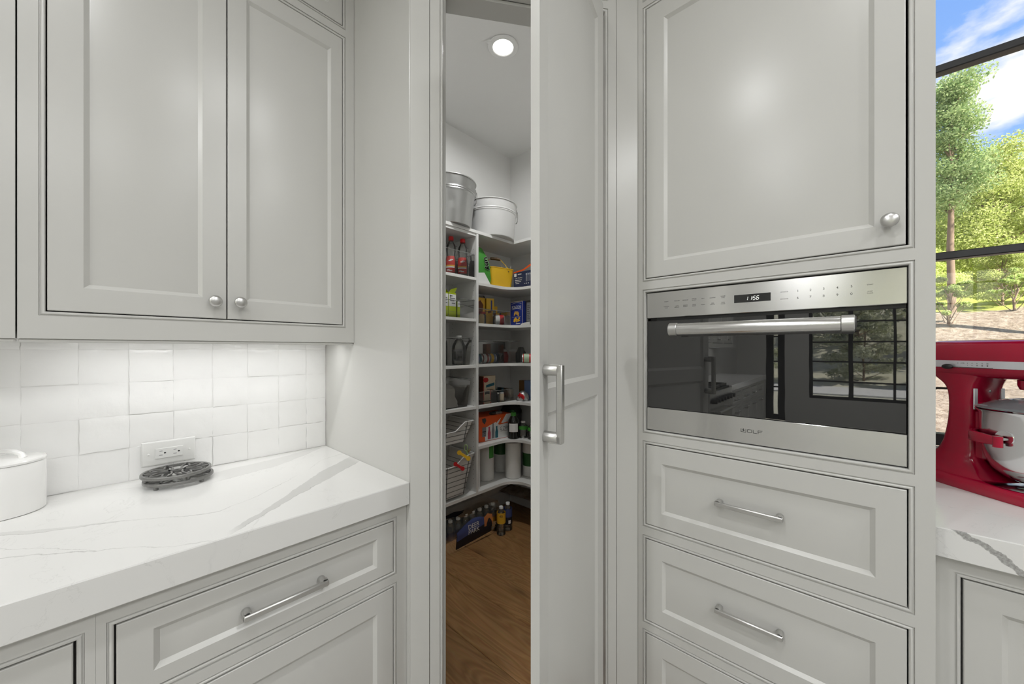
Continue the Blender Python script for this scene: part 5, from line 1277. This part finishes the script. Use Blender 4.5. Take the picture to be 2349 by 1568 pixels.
for x, y, m_, lab in ((2.000, 1.985, m_dark, 'small black jar in the corner bin'), (2.040, 1.975, m_cream, 'small white jar in the corner bin')):
    t1 = T('spice_jar', lab, 'jar', (x, y, R4 + .003)); P('jar_body', MB().lathe([(.017, R4 + .003), (.018, R4 + .006), (.018, R4 + .052), (.015, R4 + .057)], cx=x, cy=y, n=20), m_, t1); P('jar_lid', MB().lathe([(.0165, R4 + .0575), (.0165, R4 + .067), (.001, R4 + .0675)], cx=x, cy=y, n=20), m_plastic, t1)
carton('milk_carton', 2.245, 1.872, R4, .05, .062, .150, 0, 'pale blue carton standing near the door edge', m_ltblue, cat='carton')
carton('kraft_box', 2.27, 1.95, R4, .05, .06, .145, 0, 'kraft brown box behind the pale blue carton', m_kraft, cat='box')
t1 = T('foil_bag', 'shiny silver and red crumpled bag on the fourth right shelf', 'bag', (2.16, 1.87, R4)); loops = []
for k_ in range(5):
    f_ = k_ / 4; rr_ = (.042, .05, .046, .036, .012)[k_]
    loops.append([(2.17 + rr_ * math.cos(a) * random.uniform(.75, 1.1), 1.875 + rr_ * 1.1 * math.sin(a) * random.uniform(.75, 1.1), R4 + .0006 + .075 * f_) for a in [i * PI / 9 for i in range(18)]])
P('bag_body', MB().loft(loops), m_silverbag, t1, smooth=70); mb = MB(); [mb.sphere((2.130 + .004 * (i % 2), 1.835 + .016 * i, R4 + .030 + .008 * (i % 3)), .006, .014, .018, 8, 5) for i in range(4)]; P('red_print', mb, m_redc, t1)

# fifth: orange drink pack, bottles
t1, Ff, Fs = carton('drink_pack', 1.985, 2.072, R5, .305, .19, .182, math.radians(-7), 'orange and white twelve-bottle sports drink pack', m_orange, cat='pack')
mb = MB(Ff)
mb.poly([(-.095, .003), (.1515, .003), (.1515, .115), (.04, .106), (.025, .112), (.055, .158), (-.0, .118), (.006, .132), (-.10, .098)], .0003); mb.poly([(.055, .116), (.1515, .121), (.1515, .181), (.105, .181)], .0003)
P('white_panel', mb, m_inkwhite, t1, local=True)
mb = MB(Ff); mb.text('G ZERO', .095, .076, .0006, w=.098, h=.026, shear=.12); mb.text('12', -.104, .052, .0006, h=.022); mb.quad(-.120, -.088, .068, .076, .0005); mb.quad(.05, .12, .054, .057, .0005); P('black_lettering', mb, m_ink, t1, local=True)
mb = MB(Ff); mb.quad(-.122, -.086, .035, .105, .0004); P('white_badge', mb, m_grey, t1, local=True)
for u, h_, m_, nm in ((-.058, .092, m_pink, 'pink_bottle_print'), (-.022, .112, m_grey, 'grey_bottle_print'), (.012, .088, m_teal, 'teal_bottle_print')):
    mb = MB(Ff); mb.slab([(u - .014, .012), (u + .014, .012), (u + .014, .012 + h_ * .5), (u + .011, .012 + h_ * .62), (u + .007, .012 + h_ * .78), (u + .007, .012 + h_), (u - .007, .012 + h_), (u - .007, .012 + h_ * .78), (u - .011, .012 + h_ * .62), (u - .014, .012 + h_ * .5)], .0004, .001); P(nm, mb, m_, t1, local=True)
mb = MB(Ff); mb.poly([(-.12, .145), (-.10, .125), (-.085, .150), (-.092, .172), (-.125, .170)], .0004); P('handle_hole', mb, m_dark, t1, local=True)
for i, u in enumerate((.02, .06)):
    t2 = T('dark_packet', ('dark foil packet lying on the left of the orange pack top', 'dark foil packet lying on the right of the orange pack top')[i], 'packet', (1.975 + u, 2.02 - .01 * i, R5 + .1828)); mb = MB(); mb.loft([rrect(.035, .02, 0, 16, .6), rrect(.038, .023, .008, 16, .6), rrect(.03, .015, .018, 16, .7)]); P('packet_body', mb, (m_dark, m_silverbag)[i], t2, local=True)
def pbottle(name, x, y, z, R, H, label, body, capm, labm=None, lz_=(.3, .6), group=None, cat='bottle', cap=.09, full=False):
    t1 = T(name, label, cat, (x, y, z), 0, group); z += .0004
    P('bottle_body', MB().lathe([(R * .86, z), (R, z + .004), (R * .97, z + H * .15), (R, z + H * .30), (R, z + H * .62), (R * .90, z + H * .72), (R * .55, z + H * .85), (R * .40, z + H * .885), (R * .40, z + H * (1 - cap * .7))], cx=x, cy=y, n=24), body, t1)
    P('cap', MB().lathe([(R * .47, z + H * (1 - cap)), (R * .47, z + H * .99), (R * .42, z + H), (.0005, z + H)], cx=x, cy=y, n=20), capm, t1)
    if labm: P('label', patch(MB(), x, y, [(R * 1.02, z + H * lz_[0]), (R * 1.02, z + H * lz_[1])], 0 if full else VA - .8, 2 * PI if full else VA + .8, 24 if full else 10), labm, t1)
    return t1
m_darkliq = col('dark_bottle', 22, 24, 20, 0.15)
pbottle('juice_bottle', 2.100, 1.908, R5, .044, .195, 'dark green-capped bottle with a white label right of the orange pack', m_darkliq, m_green, m_inkwhite, (.28, .60), cap=.16)
pbottle('juice_bottle', 2.188, 2.003, R5, .040, .195, 'second dark green-capped bottle half hidden behind the first', m_darkliq, m_dkgreen, None, cap=.16)
pbottle('water_bottle', 2.165, 1.868, R5, .036, .125, 'small clear bottle with a green label band on the fifth shelf', m_pet, m_plastic, m_green, (.52, .74), full=True, cap=.08)
pbottle('water_bottle', 2.178, 1.785, R5, .036, .122, 'small clear green-banded bottle half hidden by the door edge', m_pet, m_plastic, m_green, (.52, .74), full=True, cap=.08)
t1 = T('black_tub', 'round black lidded tub in the dark corner of the fifth shelf', 'tub', (2.285, 2.10, R5)); P('tub_body', MB().lathe([(.075, R5 + .0005), (.08, R5 + .01), (.085, R5 + .14), (.085, R5 + .15)], cx=2.285, cy=2.10, n=30), m_dark, t1); P('tub_lid', MB().lathe([(.088, R5 + .1505), (.088, R5 + .172), (.075, R5 + .19), (.07, R5 + .215), (.001, R5 + .22)], cx=2.285, cy=2.10, n=30), m_black, t1)

# bottom: kitchen rolls
def roll(x, y, label, band=None, zb=(.35, .75)):
    t1 = T('paper_towel_roll', label, 'paper towel', (x, y, Z6), 0, 'paper towel rolls'); z = Z6 + .0004
    P('towel', MB().lathe([(.055, z), (.0605, z + .004), (.0612, z + .14), (.0605, z + .272), (.055, z + .276), (.021, z + .276), (.020, z + .26)], cx=x, cy=y, n=36), m_paper, t1)
    if band:
        lb = P('wrapper_print', patch(MB(), x, y, [(.0618, z + .276 * zb[0]), (.0620, z + .276 * .5 * (zb[0] + zb[1])), (.0618, z + .276 * zb[1])], *band), m_green if band[1] - band[0] < 2 else m_dkgreen, t1)
    return t1
roll(1.960, 2.065, 'paper towel roll nearest the upright with a green label strip', (VA + .45, VA + 1.25), (.62, .97))
roll(2.185, 2.125, 'paper towel roll at the back with a dark green wrapper', (VA - 2, VA + 2), (.52, .95))
roll(2.135, 1.945, 'plain white paper towel roll at the front of the shelf corner')
roll(2.262, 1.875, 'paper towel roll with a green wrapper band beside the door edge', (VA - 1.5, VA + 1.5), (.30, .66))

# ------------------------------------------------------------------ water bottles on the floor
wb = T('water_bottle', 'clear water bottle inside the wrapped pack on the pantry floor', 'bottle', (0, 0, 0), 0, 'bottles of the wrapped water pack')
def _loc(p, mbq, m): return P(p, mbq, m, wb, local=True)
_loc('bottle_body', MB().lathe([(.027, .0005), (.0318, .005), (.030, .03), (.0318, .05), (.0305, .075), (.0318, .10), (.0318, .13), (.028, .15), (.018, .172), (.0125, .178), (.0125, .19)], n=18), m_pet)
_loc('cap', MB().lathe([(.0148, .184), (.0148, .198), (.013, .2), (.0005, .2)], n=14), m_plastic)
_loc('label', MB().lathe([(.0322, .075), (.0324, .10), (.0324, .128)], n=18, cap0=False, cap1=False), m_navy)
first = True
for i in range(8):
    for j in range(4):
        x = 1.475 + .0655 * i * .985; y = 1.968 + .0655 * j - .012 * (i / 8.0)
        if first: wb.location = (x, y, .0002); first = False
        else: dup(wb, (x, y, .0002))
sw_ = T('shrink_wrap', 'clear shrink wrap with dark printed panel around the water pack', 'wrap', (1.70, 2.06, .001))
X0, X1, Y0, Y1 = 1.4355, 1.972, 1.917, 2.205
def wrapsec(x, k_):
    h_ = .2065 + .003 * math.sin(9 * k_) ; yo = -.012 * (k_)
    pts = [(Y0 + .010, .003), (Y0 + .002 + .003 * math.sin(7 * k_), .05), (Y0 + .001 + .003 * math.cos(11 * k_), .11), (Y0 + .006, .155), (Y0 + .024 + .004 * math.sin(13 * k_), .185), (Y0 + .05, h_), (Y0 + .12, h_ - .003), (Y1 - .06, h_), (Y1 - .01, .17), (Y1, .08), (Y1 - .004, .003)]
    return [(x, a + yo, b_) for a, b_ in pts]
mb = MB(); mb.loft([wrapsec(X0 + (X1 - X0) * k_ / 24, k_ / 24) for k_ in range(25)], False, False, closed=False); P('film', mb, m_film, sw_)
def onfront(u, v, off=.0025):
    k_ = (u - X0) / (X1 - X0); s_ = wrapsec(u, k_); zs_ = [p[2] for p in s_[:6]]; ys_ = [p[1] for p in s_[:6]]
    return (u, float(np.interp(v, zs_, ys_)) - off, v)
def printpatch(poly_fn, u0, u1, nu, nv, m, name, off):
    mb = MB(); loops = []
    for j in range(nv + 1):
        row = []
        for i in range(nu + 1):
            u = u0 + (u1 - u0) * i / nu; lo, hi = poly_fn((u - u0) / (u1 - u0)); row.append(onfront(u, lo + (hi - lo) * j / nv, off))
        loops.append(row)
    mb.loft(loops, False, False, closed=False); return P(name, mb, m, sw_)
m_duskblue = col('print_dusk_blue', 66, 78, 128); m_duskpink = col('print_dusk_orange', 190, 120, 70); m_night = col('print_night', 22, 24, 34)
printpatch(lambda s: (.012 + .02 * s, .072 + .045 * s), 1.553, 1.86, 18, 4, m_night, 'printed_panel', .0022)
printpatch(lambda s: (.065 + .04 * s, .125 + .045 * math.sin(PI * s * .8)), 1.553, 1.80, 18, 6, m_duskblue, 'printed_sky', .0026)
printpatch(lambda s: (.085, .165 - .03 * abs(s - .5)), 1.795, 1.872, 8, 6, m_duskpink, 'printed_sunset', .0030)
printpatch(lambda s: (.072, .098 + .035 * max(0, math.sin(PI * s))), 1.815, 1.865, 8, 4, m_night, 'printed_deer', .0034)
mb = MB()
for t_1, v, u in (('DEER', .128, 1.700), ('PARK', .094, 1.700)):
    q_ = MB(); q_.text(t_1, u, v, 0, h=.030, w=.098); mb.add([onfront(a[0], a[1], .0040) for a in q_.v], q_.f)
P('brand_lettering', mb, m_inkwhite, sw_)
mb = MB(); mb.add([(1.49, 1.975, .2085), (1.60, 1.965, .2095), (1.69, 2.0, .2090), (1.62, 2.03, .2085), (1.51, 2.02, .2085)], [(0, 1, 2, 3, 4)]); P('printed_top', mb, m_night, sw_)
for x, y, m_, lab in ((1.938 + .07, 1.862 + .02, m_duskblue, 'loose water bottle with a blue and dark label at the end of the pack'), (1.925, 1.870, m_labyel, 'loose water bottle with a yellow label in front of the pack end')):
    t1 = pbottle('water_bottle', x, y, .0, .032, .2, lab, m_pet, m_plastic, m_, (.42, .80), full=True, cap=.08)
    if m_ is m_duskblue:
        P('label_base', MB().lathe([(.0330, .045), (.0330, .10)], cx=x, cy=y, n=24, cap0=False, cap1=False), m_night, t1)
        P('barcode', patch(MB(), x, y, [(.0334, .055), (.0334, .080)], VA + .15, VA + .75, 5), m_inkwhite, t1)
    else:
        mbq = MB(frame((x + .0338 * math.cos(VA), y + .0338 * math.sin(VA), .14), (-math.sin(VA), math.cos(VA), 0), Z, (math.cos(VA), math.sin(VA), 0))); mbq.text('40', 0, 0, 0, h=.018); P('label_print', mbq, m_ink, t1)

# ------------------------------------------------------------------ outdoors
def gz(x):
    return float(np.interp(x, [2.2, 4, 6, 8.5, 11.0, 13.6, 15.5, 18, 24, 40], [.10, .35, .62, .98, 1.52, 2.30, 2.52, 3.2, 5.2, 9.0]))
m_ground = None
def ground_material():
    m, t, o = newmat('mulch_and_grass'); b = N(t, 'ShaderNodeBsdfPrincipled', {'Roughness': .95, 'Specular IOR Level': .1})
    tcn = N(t, 'ShaderNodeTexCoord'); n1 = N(t, 'ShaderNodeTexNoise', {'Scale': 9.0, 'Detail': 8.0, 'Roughness': .75}); t.links.new(tcn.outputs['Object'], n1.inputs['Vector'])
    c1 = N(t, 'ShaderNodeValToRGB'); e0, e1 = c1.color_ramp.elements; e0.position = .32; e0.color = (.16, .11, .075, 1); e1.position = .68; e1.color = (.52, .44, .36, 1)
    t.links.new(n1.outputs['Fac'], c1.inputs[0])
    sp = N(t, 'ShaderNodeSeparateXYZ'); t.links.new(tcn.outputs['Object'], sp.inputs[0])
    n2 = N(t, 'ShaderNodeTexNoise', {'Scale': .8, 'Detail': 3.0}); t.links.new(tcn.outputs['Object'], n2.inputs['Vector'])
    ad = N(t, 'ShaderNodeMath', operation='MULTIPLY_ADD'); t.links.new(n2.outputs['Fac'], ad.inputs[0]); ad.inputs[1].default_value = 2.0; t.links.new(sp.outputs['X'], ad.inputs[2])
    g = N(t, 'ShaderNodeMapRange', {'From Min': 14.3, 'From Max': 14.6}); t.links.new(ad.outputs[0], g.inputs['Value'])
    c2 = N(t, 'ShaderNodeMixRGB'); c2.inputs[2].default_value = (.42, .46, .12, 1); t.links.new(g.outputs[0], c2.inputs[0]); t.links.new(c1.outputs[0], c2.inputs[1]); t.links.new(c2.outputs[0], b.inputs['Base Color'])
    bp = N(t, 'ShaderNodeBump', {'Strength': .9, 'Distance': .06}); t.links.new(n1.outputs['Fac'], bp.inputs['Height']); t.links.new(bp.outputs[0], b.inputs['Normal'])
    t.links.new(b.outputs[0], o.inputs[0]); return m
m_ground = ground_material()
mb = MB(); nx, ny = 70, 50; vs = []; fs = []
for i in range(nx + 1):
    for j in range(ny + 1):
        x = 2.25 + 38 * (i / nx) ** 1.6; y = -24 + 40 * j / ny
        vs.append((x, y, gz(x) + .05 * math.sin(x * 2.3 + y * 1.1) + .04 * math.sin(y * 3.1 - x) + (.0 if x < 3 else random.uniform(-.03, .03))))
for i in range(nx):
    for j in range(ny):
        q_ = i * (ny + 1) + j; fs.append((q_, q_ + ny + 1, q_ + ny + 2, q_ + 1))
mb.add(vs, fs); g_ = P('bank', mb, m_ground, None, loc=(0, 0, 0)); g_['kind'] = 'structure'; g_['label'] = 'sunlit mulch bank rising behind the kitchen window'
mb = MB(); mb.loft([[(x_, -30, z_), (x_, 22, z_)] for x_, z_ in ((-6.17, -.25), (-19, -.35), (-24, .6), (-45, 9.0))], False, False, closed=False); g2 = P('yard', mb, mat('bright_backdrop_grass', (.66, .64, .52), rough=.95, spec=.1, var=.35, vscale=2.5, bump=.6, bscale=8), None, loc=(0, 0, 0)); g2['kind'] = 'structure'; g2['label'] = 'open yard with an added bright slope outside the far window'  # rising slope added, coloured pale to brighten the mirrored window
structure('trim_3', MB().box(-18.6, -15.2, -22, 14, -.42, -.27), mat('pale_concrete', (.80, .79, .77), rough=.8, var=.06), label='pale sunlit drive outside the far window')

def leaf_mesh(name, centers, radii, n, size, m, flat=.0, seed=1):
    r = np.random.default_rng(seed); K = len(centers)
    c = np.array(centers, float); rad = np.array(radii, float); w = (rad ** 2); pick = r.choice(K, n, p=w / w.sum())
    d = r.normal(size=(n, 3)); d /= np.linalg.norm(d, axis=1)[:, None]; d *= (r.random(n) ** .45)[:, None]
    p = c[pick] + d * rad[pick][:, None] * np.array([1, 1, .72])
    a = r.normal(size=(n, 3)); a[:, 2] *= (1 - flat); a /= np.linalg.norm(a, axis=1)[:, None]
    b_ = np.cross(a, r.normal(size=(n, 3))); b_ /= np.linalg.norm(b_, axis=1)[:, None]
    s = size * r.uniform(.6, 1.3, n)[:, None]
    V = np.stack([p - a * s, p - b_ * s * .45, p + a * s, p + b_ * s * .45], 1).reshape(-1, 3)
    me = bpy.data.meshes.new(name); F = np.arange(n * 4).reshape(-1, 4)
    me.from_pydata(V.tolist(), [], F.tolist()); me.materials.append(m); me.update()
    return me
def tree_proto(name, label, H, crown, nleaf, size, m, seed, trunk_r=.10, bare=0.35, spread=1.0, rsf=1.0):
    t1 = T(name, label, 'tree', (0, 0, 0)); r = random.Random(seed)
    mb = MB(); mb.tube([(0, 0, -.3), (.03, .02, H * .3), (-.05, .04, H * .62), (.02, 0, H * .95)], [trunk_r, trunk_r * .8, trunk_r * .5, trunk_r * .12], 10)
    P('trunk', mb, m_bark, t1, local=True)
    cs, rs = [], []; br = MB()
    for i in range(crown):
        f_ = bare + (1 - bare) * (i + .5) / crown; a = i * 2.4 + r.uniform(-.4, .4); L = spread * H * .26 * (1.15 - f_ * .75) * r.uniform(.7, 1.15)
        tip = (L * math.cos(a), L * math.sin(a), H * f_ + r.uniform(0, .35)); br.tube([(0, 0, H * f_ - .25), (tip[0] * .55, tip[1] * .55, H * f_ + .02), tip], [trunk_r * .35, trunk_r * .22, trunk_r * .08], 6)
        for q_ in (.6, 1.0): cs.append((tip[0] * q_, tip[1] * q_, tip[2] * 1.0 + .05)); rs.append(H * .085 * rsf * r.uniform(.8, 1.3) * (.85 if q_ < 1 else 1))
    cs.append((0, 0, H)); rs.append(H * .06)
    P('branches', br, m_bark, t1, local=True)
    fo = bpy.data.objects.new('foliage', leaf_mesh('foliage', cs, rs, nleaf, size, m, seed=seed)); C.objects.link(fo); fo.parent = t1; fo['kind'] = 'stuff'
    return t1
broad = tree_proto('broadleaf_tree', 'sunlit yellow-green broadleaf tree beyond the bank', 3.2, 34, 52000, .034, m_leaf, 3, .09, .06, 1.5, 1.7)
mid_t = tree_proto('broadleaf_tree', 'mid green broadleaf tree standing further back on the rise', 3.4, 30, 36000, .045, m_leaf2, 5, .10, .06, 1.5, 1.7)
pine = tree_proto('pine_tree', 'slim pine tree with layered needles at the left of the window view', 5.1, 22, 24000, .034, m_needle, 9, .075, .46, .40, .9)
under = tree_proto('small_tree', 'low leafy sapling at the foot of the trees', 1.7, 24, 22000, .028, m_leaf, 13, .035, .03, 1.6, 1.6)
bush = tree_proto('bush', 'small round bush growing on the mulch bank', .85, 12, 6000, .028, m_leaf2, 17, .03, .15, 1.7)
far_t = tree_proto('broadleaf_tree', 'brightened green tree outside the far window, mirrored in the oven glass', 7.5, 34, 11000, .13, m_leaf_bright, 29, .14, .06, 1.25, 1.3)
far_s = tree_proto('small_tree', 'brightened leafy sapling outside the far window, mirrored in the oven glass', 3.4, 24, 8000, .085, m_leaf_bright, 31, .05, .03, 1.6, 1.3)
def yz(x): return float(np.interp(-x, [6, 19, 24, 45], [-.25, -.35, .6, 9.0]))
def putt(pr, x, y, rot, s, label=None, group=None, firsts={}):
    if pr.name not in firsts: o = pr; firsts[pr.name] = 1
    else: o = dup(pr, (0, 0, 0))
    o.location = (x, y, gz(x) if x > 0 else yz(x)); o.rotation_euler = (0, 0, rot); o.scale = (s, s, s)
    if label: o['label'] = label
    if group: o['group'] = group
    return o
gB, gM, gU = 'yellow-green trees beyond the bank', 'green trees further back', 'saplings under the trees'
putt(pine, 13.2, -1.72, .4, 1.0)
for i, (x, y, s) in enumerate(((17.2, -3.05, 1.12), (17.4, -6.6, 1.05), (17.6, 1.6, 1.05))): putt(broad, x, y, i * 1.3, s, ('sunlit yellow-green tree filling the middle of the window view', 'yellow-green tree beyond the right frame edge', 'yellow-green tree hidden left of the pine')[i])
for i, (x, y, s) in enumerate(((25.0, -3.9, 1.1), (25.0, -8.6, 1.1), (25.2, 1.0, 1.1))): putt(mid_t, x, y, i * 1.7 + .5, s, ('mid green tree on the rise behind the yellow-green tree', 'mid green tree on the rise beyond the right frame edge', 'mid green tree on the rise hidden left of the pine')[i])
for i, (x, y, s) in enumerate(((14.35, -2.65, .75), (14.2, -5.6, .8), (14.6, .3, .8))): putt(under, x, y, i * 2.1, s, ('low sapling at the right of the pine above the bank', 'low sapling above the bank beyond the frame edge', 'low sapling hidden left of the pine')[i])
for i, (x, y, s) in enumerate(((15.6, -1.45, .9), (14.6, -4.0, .8))): putt(under, x, y, 1 + i * 2.6, s, ('low leafy sapling just behind the pine trunk', 'low leafy sapling in front of the big yellow-green tree, right side')[i])
putt(bush, 11.9, -1.52, .3, .95, 'small bush on the mulch bank at the left of the window view'); putt(bush, 13.2, -2.60, 1.4, .8, 'small bush higher up the mulch bank at the right')
# a leafy bough hanging into the upper right of the window
ov_t = tree_proto('overhanging_tree', 'pale leafy tree whose boughs hang over the top of the window view', 7.4, 22, 13000, .034, m_leaf2, 23, .10, .62, 1.0); ov_t.location = (10.9, -4.1, gz(10.9))
# trees outside the far window
for i, (x, y, s) in enumerate(((-26.5, 7.6, .95), (-26.5, -.2, .98), (-26.5, -8.0, .95))):
    putt(far_t, x, y, i * 1.1 + .2, s, ('brightened green tree behind the sidelight, mirrored in the oven', 'brightened green tree at the middle of the mirrored window', 'brightened green tree at the right of the mirrored window')[i])
for i, (x, y, s) in enumerate(((-20.4, 3.9, .9), (-20.4, -.4, .92), (-20.4, -4.7, .9))):
    putt(far_s, x, y, i * 1.9, s, ('brightened sapling left of the mirrored window bars', 'brightened sapling in the middle of the mirrored window', 'brightened sapling at the right of the mirrored window')[i])
